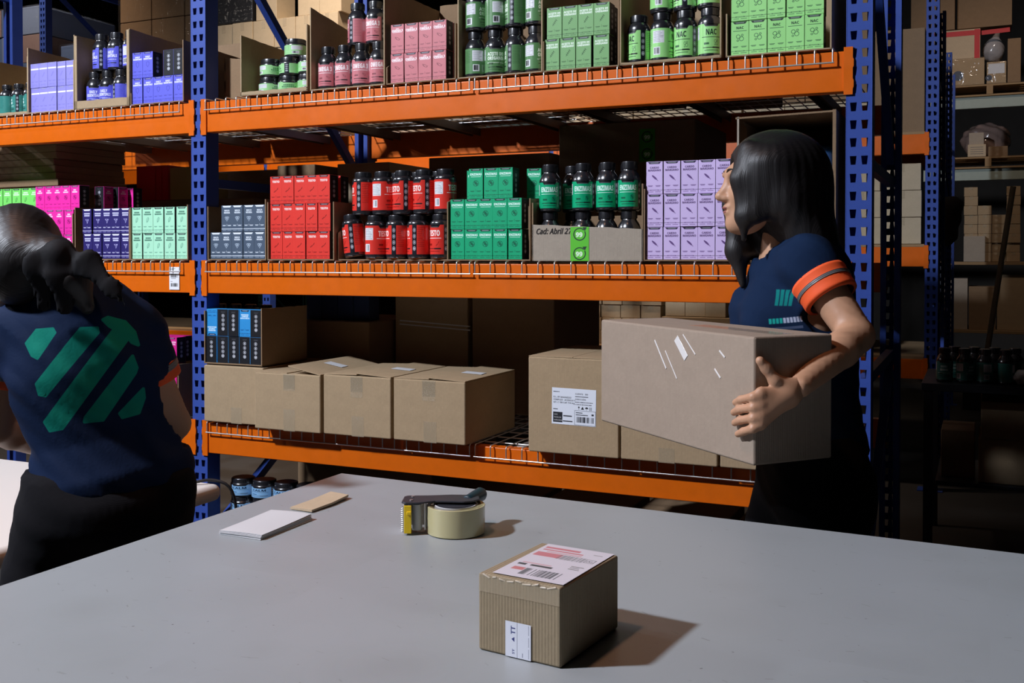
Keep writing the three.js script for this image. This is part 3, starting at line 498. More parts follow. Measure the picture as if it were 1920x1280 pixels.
// ======== middle shelf, right bay
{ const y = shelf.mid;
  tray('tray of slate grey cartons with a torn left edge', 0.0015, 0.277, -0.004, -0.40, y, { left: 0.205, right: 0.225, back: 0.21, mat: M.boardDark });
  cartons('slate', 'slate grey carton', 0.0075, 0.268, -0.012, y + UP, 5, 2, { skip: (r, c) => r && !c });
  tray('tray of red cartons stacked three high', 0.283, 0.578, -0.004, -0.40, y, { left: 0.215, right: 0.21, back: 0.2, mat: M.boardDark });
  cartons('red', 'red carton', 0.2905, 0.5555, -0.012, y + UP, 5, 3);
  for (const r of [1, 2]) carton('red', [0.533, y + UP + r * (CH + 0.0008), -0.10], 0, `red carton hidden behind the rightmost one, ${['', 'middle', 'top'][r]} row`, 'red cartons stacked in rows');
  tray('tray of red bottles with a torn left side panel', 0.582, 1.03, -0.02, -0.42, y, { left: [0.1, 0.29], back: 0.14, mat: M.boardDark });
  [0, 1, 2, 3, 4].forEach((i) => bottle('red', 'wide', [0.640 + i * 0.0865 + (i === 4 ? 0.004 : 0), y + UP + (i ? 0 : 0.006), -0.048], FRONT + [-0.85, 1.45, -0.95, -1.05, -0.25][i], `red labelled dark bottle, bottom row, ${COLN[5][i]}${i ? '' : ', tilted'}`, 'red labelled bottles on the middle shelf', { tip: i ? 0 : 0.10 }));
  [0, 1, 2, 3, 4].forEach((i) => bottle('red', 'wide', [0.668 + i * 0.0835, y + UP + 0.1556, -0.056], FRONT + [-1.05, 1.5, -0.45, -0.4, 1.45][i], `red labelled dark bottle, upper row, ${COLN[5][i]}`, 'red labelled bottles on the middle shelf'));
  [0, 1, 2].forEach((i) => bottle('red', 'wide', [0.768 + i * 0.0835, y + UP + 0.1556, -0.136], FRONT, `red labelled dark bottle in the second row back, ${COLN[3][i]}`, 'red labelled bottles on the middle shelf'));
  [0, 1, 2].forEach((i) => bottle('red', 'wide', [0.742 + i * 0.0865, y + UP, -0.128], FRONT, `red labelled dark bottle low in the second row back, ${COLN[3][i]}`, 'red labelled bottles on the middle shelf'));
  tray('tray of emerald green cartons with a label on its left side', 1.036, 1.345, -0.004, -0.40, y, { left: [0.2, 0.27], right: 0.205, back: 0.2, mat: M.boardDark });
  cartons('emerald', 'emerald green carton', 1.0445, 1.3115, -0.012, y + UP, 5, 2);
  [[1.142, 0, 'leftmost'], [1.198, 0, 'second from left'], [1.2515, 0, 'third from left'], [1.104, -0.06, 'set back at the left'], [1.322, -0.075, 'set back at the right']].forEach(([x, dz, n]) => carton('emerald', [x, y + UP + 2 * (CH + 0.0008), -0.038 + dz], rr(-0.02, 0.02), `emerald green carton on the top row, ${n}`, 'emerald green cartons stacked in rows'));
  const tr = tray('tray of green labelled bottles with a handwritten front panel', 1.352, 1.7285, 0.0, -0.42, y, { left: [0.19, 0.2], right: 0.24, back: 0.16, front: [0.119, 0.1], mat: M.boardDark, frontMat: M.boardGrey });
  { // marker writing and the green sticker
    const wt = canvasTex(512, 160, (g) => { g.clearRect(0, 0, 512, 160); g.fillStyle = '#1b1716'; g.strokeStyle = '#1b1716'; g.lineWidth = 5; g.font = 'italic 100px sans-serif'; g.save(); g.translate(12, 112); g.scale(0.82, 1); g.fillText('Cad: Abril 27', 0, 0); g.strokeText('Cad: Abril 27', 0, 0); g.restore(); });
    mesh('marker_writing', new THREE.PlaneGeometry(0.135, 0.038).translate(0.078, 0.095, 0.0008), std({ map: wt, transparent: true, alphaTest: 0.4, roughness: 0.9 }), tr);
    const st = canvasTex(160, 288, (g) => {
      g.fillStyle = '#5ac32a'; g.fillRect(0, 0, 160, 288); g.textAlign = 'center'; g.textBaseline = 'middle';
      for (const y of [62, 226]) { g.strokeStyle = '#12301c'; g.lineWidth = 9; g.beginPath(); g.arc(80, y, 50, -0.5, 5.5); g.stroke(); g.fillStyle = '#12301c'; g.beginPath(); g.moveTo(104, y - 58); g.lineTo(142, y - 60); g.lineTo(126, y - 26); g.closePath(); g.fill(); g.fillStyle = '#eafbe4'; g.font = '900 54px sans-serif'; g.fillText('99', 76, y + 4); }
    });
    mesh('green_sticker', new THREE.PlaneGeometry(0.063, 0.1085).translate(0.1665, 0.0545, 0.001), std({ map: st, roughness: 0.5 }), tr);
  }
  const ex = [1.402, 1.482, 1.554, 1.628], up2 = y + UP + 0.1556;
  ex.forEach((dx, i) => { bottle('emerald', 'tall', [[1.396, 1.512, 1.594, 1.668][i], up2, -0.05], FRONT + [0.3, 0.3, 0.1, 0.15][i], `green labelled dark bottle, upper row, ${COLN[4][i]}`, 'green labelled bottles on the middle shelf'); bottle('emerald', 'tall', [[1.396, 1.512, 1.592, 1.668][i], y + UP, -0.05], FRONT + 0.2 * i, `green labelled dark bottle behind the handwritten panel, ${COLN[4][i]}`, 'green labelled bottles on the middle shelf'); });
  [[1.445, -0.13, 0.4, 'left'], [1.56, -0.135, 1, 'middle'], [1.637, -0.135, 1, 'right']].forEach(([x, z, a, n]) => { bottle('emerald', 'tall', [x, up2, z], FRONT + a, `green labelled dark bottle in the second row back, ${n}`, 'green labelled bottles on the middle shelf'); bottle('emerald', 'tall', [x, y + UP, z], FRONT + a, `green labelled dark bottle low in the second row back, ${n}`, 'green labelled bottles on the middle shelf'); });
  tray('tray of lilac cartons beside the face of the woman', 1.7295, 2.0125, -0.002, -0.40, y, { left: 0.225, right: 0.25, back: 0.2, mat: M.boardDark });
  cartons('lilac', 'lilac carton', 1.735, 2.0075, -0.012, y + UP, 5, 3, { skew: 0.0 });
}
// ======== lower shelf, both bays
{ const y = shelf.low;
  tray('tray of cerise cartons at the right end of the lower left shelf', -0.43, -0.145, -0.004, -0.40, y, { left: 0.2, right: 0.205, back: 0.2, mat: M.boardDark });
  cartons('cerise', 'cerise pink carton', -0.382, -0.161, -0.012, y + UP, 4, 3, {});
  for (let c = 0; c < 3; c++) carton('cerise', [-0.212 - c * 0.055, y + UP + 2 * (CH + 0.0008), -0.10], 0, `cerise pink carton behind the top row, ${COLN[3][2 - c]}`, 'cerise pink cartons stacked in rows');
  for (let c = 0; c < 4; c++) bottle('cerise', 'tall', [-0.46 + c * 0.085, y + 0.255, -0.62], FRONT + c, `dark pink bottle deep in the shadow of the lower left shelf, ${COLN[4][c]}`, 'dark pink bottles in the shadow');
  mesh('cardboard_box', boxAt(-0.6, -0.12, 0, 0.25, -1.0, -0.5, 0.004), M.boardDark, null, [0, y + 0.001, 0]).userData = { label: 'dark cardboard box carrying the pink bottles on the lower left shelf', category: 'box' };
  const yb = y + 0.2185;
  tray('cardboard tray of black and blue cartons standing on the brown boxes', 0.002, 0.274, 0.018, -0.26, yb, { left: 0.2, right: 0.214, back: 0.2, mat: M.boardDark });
  P.blue.sideBg = '#17181d';
  cartons('blue', 'black and blue carton', 0.0075, 0.268, 0.012, yb + UP, 5, 2, { turn: (r, c) => r && (c === 0 || c === 3) ? 0 : -Math.PI / 2, note: (r, c) => r && (c === 0 || c === 3) ? ', blue front out' : ', dark side out' });
  const b = scene.children.filter((o) => (o.userData.label || '').startsWith('black and blue carton, top row, leftmost'))[0];
  b.rotation.z = Math.PI; b.position.y += CH;      // this one stands on its head
}
// ---------------------------------------------------------------- brown shipping boxes
function cardbox(label, x0, x1, y, h, zf, zb, o = {}) {
  const w = x1 - x0, d = zf - zb, mat = o.mat || M.board;
  const t = thing('cardboard_box', label, 'box', [(x0 + x1) / 2, y, (zf + zb) / 2], o.turn || 0, o.group);
  mesh('box_body', box(w, h, d, 0.005, 2).translate(0, h / 2, 0), mat, t);
  if (o.flaps) {                                    // top flaps hinged on the left and right edges, lifted a little
    o.flaps.forEach((a, i) => { const s = i ? 1 : -1, g = box(w / 2 - 0.001, 0.004, d - 0.004, 0.001).translate(-s * w / 4, 0.002, 0); mesh('top_flap', g, mat, t, [s * w / 2, h - 0.001, 0], [0, 0, -s * a]); });
    if (o.strip) mesh('paper_strip', box(0.075, 0.001, 0.05, 0.0003).translate(-w / 4, 0.0045, 0), M.paper, t, [w / 2, h, -d * 0.02], [0, 0.1, -o.flaps[1]]);
  }
  for (const [u, v0, v1] of o.tape || []) mesh('tape_strip', box(0.05, v1 - v0, 0.0006, 0.0002).translate(u, (v0 + v1) / 2, d / 2 + 0.0003), M.tapeClear, t);
  if (o.topTape) mesh('tape_strip', box(0.05, 0.0006, d, 0.0002).translate(0, h + 0.0004, 0), M.tapeClear, t);
  return t;
}
{ const y = shelf.low + 0.0003;
  cardbox('brown box on the lower shelf with the tray of black cartons on top', 0.0065, 0.285, y, 0.2135, 0.026, -0.36, { tape: [[0.015, 0, 0.06]] });
  cardbox('brown box on the lower shelf with its right flap lifted, second from the blue post', 0.2865, 0.5745, y, 0.205, 0.078, -0.32, { flaps: [0.0, 0.19], strip: 1, tape: [[0.01, 0.145, 0.204], [0.01, 0, 0.078]] });
  cardbox('brown box on the lower shelf, third from the blue post, between two taped boxes', 0.5815, 0.858, y, 0.2095, 0.07, -0.33, { flaps: [0.03, 0.06], strip: 1, tape: [[0.0, 0.135, 0.209], [0.005, 0, 0.07]] });
  cardbox('brown box on the lower shelf, rightmost of the row of four', 0.867, 1.142, y, 0.2095, 0.068, -0.33, { flaps: [0.02, 0.05], strip: 1, tape: [[0.0, 0.14, 0.209], [0.005, 0, 0.07]] });
  const E = cardbox('tall brown box with a white shipping label on its front, on the lower shelf', 1.369, 1.6735, y, 0.3045, 0.068, -0.36, { topTape: 1, flaps: [0.01, 0.01] });
  const tx = canvasTex(512, 384, (g) => {
    g.fillStyle = '#e6ebf5'; g.fillRect(0, 0, 512, 384); g.fillStyle = '#23252c'; g.textBaseline = 'middle';
    const tt = (s, x, yy, z, b = '') => { g.font = `${b} ${z}px sans-serif`; g.fillText(s, x, yy); };
    tt('D.L. BY MAGNESIO', 16, 98, 24, '700'); tt('COMPLEX - ACEROLA Y', 16, 126, 24, '700'); tt('VIT. C 180 CAP 710 mg', 16, 154, 24, '700'); g.fillRect(16, 222, 54, 8);
    tt('CLIENTE:   580', 272, 54, 22, '700'); g.fillRect(272, 78, 150, 7); tt('DIRECCIÓN:', 272, 110, 22, '700'); for (const [a, b, c] of [[272, 136, 206], [272, 160, 186], [16, 38, 76]]) for (let q = a; q < a + c; q += 13) g.fillRect(q, b, 6 + 6 * rnd(), 8);
    g.fillRect(16, 256, 110, 108); g.fillStyle = '#c9c9c9'; tt('Lote', 26, 280, 20, '700'); tt('Fecha de', 26, 310, 20, '700'); tt('caducidad', 26, 340, 20, '700'); g.fillStyle = '#23252c'; g.fillRect(136, 286, 100, 12); g.fillRect(130, 342, 114, 11);
    g.strokeStyle = '#23252c'; g.lineWidth = 3; g.strokeRect(268, 228, 240, 150); g.fillRect(282, 246, 76, 8); g.fillRect(282, 268, 140, 8); g.fillRect(462, 256, 26, 18);
    for (let i = 0; i < 52; i++) if (rnd() < 0.55) g.fillRect(290 + i * 3.8, 292, 3.4, 60);
    // handling symbols: glass, recycling, umbrella, arrows
    g.beginPath(); g.arc(316, 192, 9, 0, 7); g.fill(); g.fillRect(314, 192, 4, 26); g.beginPath(); g.moveTo(358, 182); g.lineTo(376, 214); g.lineTo(340, 214); g.closePath(); g.fill(); g.beginPath(); g.arc(406, 204, 18, Math.PI, 0); g.fill(); g.fillRect(404, 200, 3, 20); g.strokeRect(440, 188, 6, 30); g.strokeRect(456, 188, 6, 30);
  });
  mesh('shipping_label', new THREE.PlaneGeometry(0.148, 0.115).translate(0.002, 0.152, 0.2148), std({ map: tx, roughness: 0.5 }), E, [0, 0, 0], [0, 0, -0.012]);
  cardbox('brown box behind the carried box with clear tape low on its front', 1.679, 1.980, y, 0.29, 0.066, -0.36, { topTape: 1, tape: [[-0.005, 0, 0.045]] });
  cardbox('brown box on the lower shelf, half hidden behind the walking woman', 1.986, 2.29, y, 0.29, 0.062, -0.36, { topTape: 1 });
  mesh('card_scrap', panel([[0, 0], [0.05, 0], [0.03, 0.12], [0.005, 0.11]], 0.004), M.board, null, [1.335, y + 0.06, -0.1], [0, 1.2, 0.1]).userData = { label: 'bent piece of brown cardboard standing left of the tall labelled box', category: 'cardboard' };
  // deeper on the lower shelf
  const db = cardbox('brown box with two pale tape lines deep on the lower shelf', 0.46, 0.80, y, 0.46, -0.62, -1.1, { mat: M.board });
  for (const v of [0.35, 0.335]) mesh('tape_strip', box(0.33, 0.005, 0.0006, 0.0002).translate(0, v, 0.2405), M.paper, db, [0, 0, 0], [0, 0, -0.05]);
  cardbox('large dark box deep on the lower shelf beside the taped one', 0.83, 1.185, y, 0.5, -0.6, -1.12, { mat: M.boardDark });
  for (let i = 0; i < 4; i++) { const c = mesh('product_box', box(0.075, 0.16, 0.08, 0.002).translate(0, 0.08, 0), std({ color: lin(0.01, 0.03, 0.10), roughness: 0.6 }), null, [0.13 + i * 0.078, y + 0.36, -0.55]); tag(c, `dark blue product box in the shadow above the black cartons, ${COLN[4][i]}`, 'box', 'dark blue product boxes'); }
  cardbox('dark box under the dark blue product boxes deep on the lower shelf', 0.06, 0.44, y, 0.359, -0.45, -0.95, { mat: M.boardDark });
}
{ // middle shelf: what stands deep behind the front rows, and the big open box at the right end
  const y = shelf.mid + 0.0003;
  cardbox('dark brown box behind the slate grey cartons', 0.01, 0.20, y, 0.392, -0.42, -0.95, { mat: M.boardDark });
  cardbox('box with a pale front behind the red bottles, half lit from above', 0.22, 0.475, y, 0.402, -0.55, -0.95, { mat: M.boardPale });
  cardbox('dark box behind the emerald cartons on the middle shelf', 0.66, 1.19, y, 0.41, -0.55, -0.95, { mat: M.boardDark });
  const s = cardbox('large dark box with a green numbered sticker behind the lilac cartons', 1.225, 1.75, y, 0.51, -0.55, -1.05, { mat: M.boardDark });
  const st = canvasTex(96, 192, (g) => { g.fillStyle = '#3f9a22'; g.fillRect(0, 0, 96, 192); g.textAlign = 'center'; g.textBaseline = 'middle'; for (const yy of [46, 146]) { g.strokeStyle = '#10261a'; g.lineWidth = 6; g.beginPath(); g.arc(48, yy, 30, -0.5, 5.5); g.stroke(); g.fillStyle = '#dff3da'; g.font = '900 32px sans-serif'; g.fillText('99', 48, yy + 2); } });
  mesh('green_sticker', new THREE.PlaneGeometry(0.06, 0.12).translate(0.085, 0.42, 0.2515), std({ map: st, roughness: 0.5 }), s);
  // open box lying on its side: five panels, opening towards the aisle
  const o = thing('open_box', 'large brown box lying open towards the aisle behind the head of the woman', 'box', [2.004, y, 0.0]), w = 0.301, h = 0.432, d = 0.44, k = 0.006;
  mesh('side_panel', panel([[0, 0], [d, 0], ...rough(d, 0, h, 0.001)], k), M.boardGrey, o, [0.018, 0, -0.004], [0, Math.PI / 2, 0]);
  mesh('side_panel', panel([[0, 0], [d, 0], ...rough(d, 0, h + 0.005, 0.001)], k * 1.6), M.boardDark, o, [w - 0.006, 0, -0.004], [0, Math.PI / 2, 0]);
  mesh('top_panel', box(w - 0.02, k, d, 0.001), M.boardDark, o, [w / 2, h - 0.002, -d / 2 - 0.004], [0, 0, 0.02]);
  mesh('base', box(w - 0.02, k, d, 0.001), M.boardDark, o, [w / 2, k / 2, -d / 2 - 0.004]);
  mesh('back_panel', box(w - 0.02, h, k, 0.001), M.boardDark, o, [w / 2, h / 2, -d]);
  mesh('folded_flap', panel([[0, 0], [0.05, 0.01], [0.05, h - 0.03], [0, h]], k), M.boardDark, o, [0.018, 0, -0.008], [0, Math.PI / 2 - 0.25, 0]);
  const blk = mesh('black_sack', box(0.155, 0.36, 0.24, 0.04, 3), M.black, null, [2.108, y + 0.19, -0.2]); tag(blk, 'black plastic sack filling the left of the large open box', 'sack');
  const bag = mesh('blue_bag', box(0.09, 0.34, 0.16, 0.03, 3), phy({ color: lin(0.01, 0.07, 0.22), roughness: 0.3, clearcoat: 0.6 }), null, [2.238, y + 0.182, -0.22]); tag(bag, 'dark blue plastic bag inside the large open box', 'bag');
  // left bay
  const red = [0, 1, 2].map((i) => { const t = tag(mesh('product_box', box([0.11, 0.035, 0.035][i], 0.155, 0.11, 0.002).translate(0, 0.0775, 0), M.red, null, [-0.735 + [0, 0.077, 0.114][i], y + 0.265, -0.50]), `dark red product box with white print, ${COLN[3][i]} of three behind the navy cartons`, 'box', 'dark red product boxes'); return t; });
  const tanM = std({ color: lin(0.40, 0.31, 0.10), roughness: 0.7 });
  tag(mesh('product_box', box(0.135, 0.14, 0.11, 0.002).translate(0, 0.07, 0), tanM, null, [-0.51, y + 0.265, -0.48], [0, -0.12, 0]), 'mustard yellow product box beside the dark red ones', 'box');
  tag(mesh('product_box', box(0.09, 0.115, 0.1, 0.002).translate(0, 0.0575, 0), tanM, null, [-0.385, y + 0.265, -0.48]), 'mustard yellow product box half behind the blue post', 'box');
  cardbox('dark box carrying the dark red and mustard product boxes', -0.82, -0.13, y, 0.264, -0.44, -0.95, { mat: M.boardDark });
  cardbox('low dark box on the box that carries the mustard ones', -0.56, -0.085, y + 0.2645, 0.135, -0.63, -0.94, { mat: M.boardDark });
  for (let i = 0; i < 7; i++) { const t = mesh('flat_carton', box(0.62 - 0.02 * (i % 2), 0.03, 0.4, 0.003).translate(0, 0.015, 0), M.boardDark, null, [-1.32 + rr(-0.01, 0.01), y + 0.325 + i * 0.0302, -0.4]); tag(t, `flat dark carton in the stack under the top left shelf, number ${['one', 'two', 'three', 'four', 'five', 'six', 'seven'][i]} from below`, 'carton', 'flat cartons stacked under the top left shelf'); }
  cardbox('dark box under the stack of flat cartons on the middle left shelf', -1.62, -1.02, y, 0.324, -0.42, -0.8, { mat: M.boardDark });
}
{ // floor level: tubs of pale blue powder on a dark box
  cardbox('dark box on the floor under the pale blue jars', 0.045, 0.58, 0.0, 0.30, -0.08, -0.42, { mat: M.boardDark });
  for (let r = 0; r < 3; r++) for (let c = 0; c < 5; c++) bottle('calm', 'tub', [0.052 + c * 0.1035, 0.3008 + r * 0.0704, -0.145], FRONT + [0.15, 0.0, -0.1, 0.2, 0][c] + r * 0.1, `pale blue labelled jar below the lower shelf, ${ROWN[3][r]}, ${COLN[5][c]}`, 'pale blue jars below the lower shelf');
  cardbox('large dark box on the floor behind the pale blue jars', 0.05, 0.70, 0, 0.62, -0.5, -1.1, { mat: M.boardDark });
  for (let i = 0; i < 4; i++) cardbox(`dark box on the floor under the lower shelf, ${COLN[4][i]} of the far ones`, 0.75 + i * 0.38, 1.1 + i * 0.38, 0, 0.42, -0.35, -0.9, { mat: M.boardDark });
}
// ---------------------------------------------------------------- packing table and what lies on it
const TY = 0.89;
{
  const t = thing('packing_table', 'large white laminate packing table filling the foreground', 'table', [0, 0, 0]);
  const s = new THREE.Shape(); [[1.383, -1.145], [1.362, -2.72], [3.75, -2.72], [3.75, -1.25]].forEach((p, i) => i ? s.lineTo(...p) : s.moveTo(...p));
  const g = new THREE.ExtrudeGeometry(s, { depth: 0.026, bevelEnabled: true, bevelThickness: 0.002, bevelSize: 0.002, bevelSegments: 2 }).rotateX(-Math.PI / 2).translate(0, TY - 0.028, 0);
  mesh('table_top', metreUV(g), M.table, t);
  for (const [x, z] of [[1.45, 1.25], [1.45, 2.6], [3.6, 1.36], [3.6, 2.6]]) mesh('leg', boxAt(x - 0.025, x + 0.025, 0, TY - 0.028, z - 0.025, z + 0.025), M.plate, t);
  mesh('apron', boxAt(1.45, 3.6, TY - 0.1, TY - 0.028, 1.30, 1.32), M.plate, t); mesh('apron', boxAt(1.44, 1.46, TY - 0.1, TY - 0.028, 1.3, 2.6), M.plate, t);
}
{ // small parcel
  const p = thing('parcel', 'small brown parcel with an address label on top, on the packing table', 'parcel', [2.1905, TY + 0.0005, 1.872], -0.12), w = 0.116, h = 0.0955, d = 0.157;
  mesh('box_body', box(w, h, d, 0.003, 2).translate(0, h / 2, 0), std({ color: lin(0.31, 0.245, 0.155), map: boardTex, bumpMap: boardBump, bumpScale: 0.0006, roughness: 0.86 }), p);
  const top = canvasTex(384, 512, (g) => {
    g.fillStyle = '#d6d2dc'; g.fillRect(0, 0, 384, 512); g.textBaseline = 'middle';
    g.fillStyle = 'rgba(190,60,70,0.55)'; g.fillRect(20, 40, 200, 26); g.fillRect(24, 80, 230, 16); g.fillRect(20, 130, 150, 60); g.fillStyle = 'rgba(200,110,115,0.4)'; g.fillRect(60, 108, 200, 14); g.fillRect(40, 300, 160, 14);
    g.fillStyle = '#77797f'; for (let i = 0; i < 50; i++) if (rnd() < 0.6) g.fillRect(150 + i * 3, 130, 3, 66); g.fillStyle = '#4a4a50';
    g.fillRect(30, 322, 46, 24); g.fillRect(100, 322, 120, 22); g.strokeStyle = '#5a5c62'; g.lineWidth = 4; g.strokeRect(308, 140, 50, 46); g.font = '700 26px sans-serif'; g.fillText('(X)', 314, 164);
    g.fillStyle = '#6b6d74'; for (let i = 0; i < 62; i++) if (rnd() < 0.58) g.fillRect(110 + i * 3.2, 380, 3.2, 90); g.fillStyle = 'rgba(190,70,70,0.6)'; g.fillRect(40, 380, 66, 40); g.fillStyle = '#777'; g.fillRect(286, 260, 70, 8); g.fillRect(290, 280, 50, 8); g.fillRect(290, 300, 60, 8); g.fillRect(300, 60, 50, 6);
  });
  mesh('address_label', metreLabel(0.098, 0.146), std({ map: top, roughness: 0.32 }), p, [0.006, h + 0.0012, -0.002], [-Math.PI / 2, 0, 0.02]);
  mesh('tape_strip', box(w * 0.98, 0.022, 0.0008, 0.0003), M.tapeClear, p, [0, h - 0.011, d / 2 + 0.0005]);
  const crumple = []; for (let i = 0; i < 9; i++) crumple.push(box(rr(0.006, 0.014), 0.0022, 0.0022, 0.001).rotateZ(rr(-0.4, 0.4)).rotateX(rr(0, 1)).translate(-w / 2 + 0.012 + i * 0.0115, h - 0.001 - rr(0, 0.003), d / 2));
  mesh('crumpled_tape_edge', merge(crumple), phy({ color: lin(0.7, 0.62, 0.5), roughness: 0.08, clearcoat: 1, clearcoatRoughness: 0.05 }), p);
  const fl = canvasTex(256, 256, (g) => { g.fillStyle = '#dfe3ee'; g.fillRect(0, 0, 256, 256); g.save(); g.translate(0, 256); g.rotate(-Math.PI / 2); g.fillStyle = '#2a3474'; g.textBaseline = 'middle'; g.fillRect(176, 60, 8, 40); g.fillRect(206, 60, 8, 40); g.fillRect(166, 56, 60, 8); g.beginPath(); g.moveTo(130, 62); g.lineTo(148, 92); g.lineTo(112, 92); g.closePath(); g.fill(); g.font = '700 34px sans-serif'; g.fillText('SY', 22, 80); g.fillStyle = '#6a6f86'; g.fillRect(0, 118, 256, 4); g.fillRect(12, 170, 30, 6); for (let i = 0; i < 3; i++) g.fillRect(10 + 84 * i, 232, 70, 4); g.restore(); });
  mesh('corner_label', metreLabel(0.036, 0.043), std({ map: fl, roughness: 0.45 }), p, [0.0, 0.0225, d / 2 + 0.0012]);
}
function metreLabel(w, h) { return new THREE.PlaneGeometry(w, h); }
{ // tape dispenser lying on its side: roll, core, side plate, blade and guard, handle
  const t = thing('tape_dispenser', 'hand tape dispenser with a roll of clear tape lying on the packing table', 'tape dispenser', [1.846, TY + 0.0005, 1.474]);
  const px = V(-0.909, 0, 0.416);                  // from the roll towards the blade
  t.rotation.y = Math.atan2(-px.z, px.x) - 0.02;          // local +x points at the blade
  const R = 0.0515, Hh = 0.049;
  const roll = new THREE.LatheGeometry([[0.0385, 0.001], [R - 0.001, 0.001], [R, 0.002], [R, Hh - 0.001], [R - 0.001, Hh], [0.0385, Hh], [0.0385, 0.001]].map((p) => new THREE.Vector2(...p)), 64);
  mesh('tape_roll', roll, phy({ color: lin(0.60, 0.55, 0.30), roughness: 0.22, clearcoat: 0.8, clearcoatRoughness: 0.1, transmission: 0.15, thickness: 0.01 }), t);
  mesh('core', new THREE.LatheGeometry([[0.0345, 0], [0.0383, 0], [0.0383, Hh + 0.001], [0.0345, Hh + 0.001], [0.0345, 0]].map((p) => new THREE.Vector2(...p)), 48), M.paper, t);
  mesh('hub', new THREE.CylinderGeometry(0.0335, 0.0335, Hh + 0.002, 32).translate(0, Hh / 2 + 0.001, 0), M.plate, t);
  const sp = new THREE.Shape(); [[-0.040, -0.006], [-0.038, -0.026], [-0.020, -0.036], [0.012, -0.037], [0.05, -0.030], [0.088, -0.028], [0.093, -0.022], [0.093, 0.018], [0.086, 0.024], [0.062, 0.022], [0.036, 0.010], [0.010, 0.012], [-0.015, 0.014], [-0.030, 0.008]].forEach((p, i) => i ? sp.lineTo(...p) : sp.moveTo(...p));
  mesh('side_plate', new THREE.ExtrudeGeometry(sp, { depth: 0.0018, bevelEnabled: true, bevelThickness: 0.0006, bevelSize: 0.001, bevelSegments: 2 }).rotateX(-Math.PI / 2).translate(0, Hh + 0.006, 0), M.plate, t);
  for (const [x, z] of [[0.078, 0.018], [0.078, -0.010], [-0.02, 0.014]]) mesh('rivet', new THREE.CylinderGeometry(0.003, 0.003, 0.002, 12).translate(x, Hh + 0.009, z), M.zinc, t);
  mesh('front_bracket', merge([boxAt(0.088, 0.0905, 0.004, Hh + 0.006, -0.022, 0.024), boxAt(0.056, 0.0905, 0.006, Hh + 0.006, 0.022, 0.024), boxAt(0.052, 0.055, 0.006, Hh + 0.006, -0.014, 0.024)]), M.zinc, t);
  mesh('roller', new THREE.CylinderGeometry(0.009, 0.009, Hh - 0.004, 24).translate(0.068, Hh / 2 + 0.004, -0.006), phy({ color: lin(0.45, 0.47, 0.47), roughness: 0.25, clearcoat: 0.6 }), t);
  const teeth = []; for (let i = 0; i < 12; i++) teeth.push(new THREE.ConeGeometry(0.0022, 0.006, 4).rotateZ(-Math.PI / 2).translate(0.0945, 0.007 + i * 0.0036, -0.0215));
  mesh('blade', merge([boxAt(0.078, 0.0925, 0.004, 0.051, -0.0222, -0.0212, 0.0004), ...teeth]), M.zinc, t);
  mesh('blade_guard', merge([boxAt(0.076, 0.089, 0.003, 0.052, -0.0255, -0.0226, 0.001), boxAt(0.076, 0.084, 0.036, 0.042, -0.028, -0.0226, 0.001)]), M.yellow, t);
  mesh('tape_flap', panel([[0.052, -0.008], [0.066, -0.006], [0.066, 0.044], [0.05, 0.046]], 0.0005).translate(0, 0.004, -0.018), M.tapeClear, t, [0, 0.004, 0], [0, -0.12, 0]);
  const grip = new THREE.LatheGeometry([[0, 0], [0.009, 0], [0.0115, 0.004], [0.012, 0.02], [0.0128, 0.05], [0.0135, 0.075], [0.011, 0.083], [0.006, 0.087], [0, 0.088]].map((p) => new THREE.Vector2(...p)), 28);
  mesh('handle', grip, M.handle, t, [-0.018, Hh + 0.001, 0.012], [1.52, 0, 0.42]).scale.set(0.95, 0.72, 0.95);
}
{ // scraps
  const c = mesh('card_strip', (() => { const s = new THREE.Shape(); [[0, 0], [0.053, -0.004], [0.057, 0.06], [0.052, 0.122], [0.002, 0.133], [0.004, 0.06]].forEach((p, i) => i ? s.lineTo(...p) : s.moveTo(...p)); return metreUV(new THREE.ExtrudeGeometry(s, { depth: 0.004, bevelEnabled: false }).rotateX(-Math.PI / 2)); })(), M.boardPale, null, [1.481, TY + 0.001, 1.464]); c.rotation.set(0.02, 0, 0.015); tag(c, 'torn strip of brown cardboard lying flat on the packing table', 'cardboard');
  for (let i = 0; i < 5; i++) {
    const g = new THREE.BoxGeometry(0.09, 0.0011, 0.148, 6, 1, 8).translate(0.045, 0, -0.074); const p = g.attributes.position; for (let k = 0; k < p.count; k++) { const u = p.getX(k) / 0.09, v = -p.getZ(k) / 0.148; p.setY(k, p.getY(k) + 0.0018 * i * 0.25 * Math.sin(u * 2.4) + 0.003 * v * v * (i / 5)); } g.computeVertexNormals();
    const m = mesh('leaflet', g, M.paper, null, [1.476 + rr(-0.001, 0.001), TY + 0.0012 + i * 0.0014, 1.660 + rr(-0.001, 0.001)]); m.rotation.y = 0.01 * i - 0.015; tag(m, i === 4 ? 'top white leaflet of the small pile on the packing table' : `white leaflet in the small pile on the table, ${['lowest', 'second from below', 'third from below', 'second from above'][i]}`, 'leaflet', 'white leaflets in a pile');
  }
}
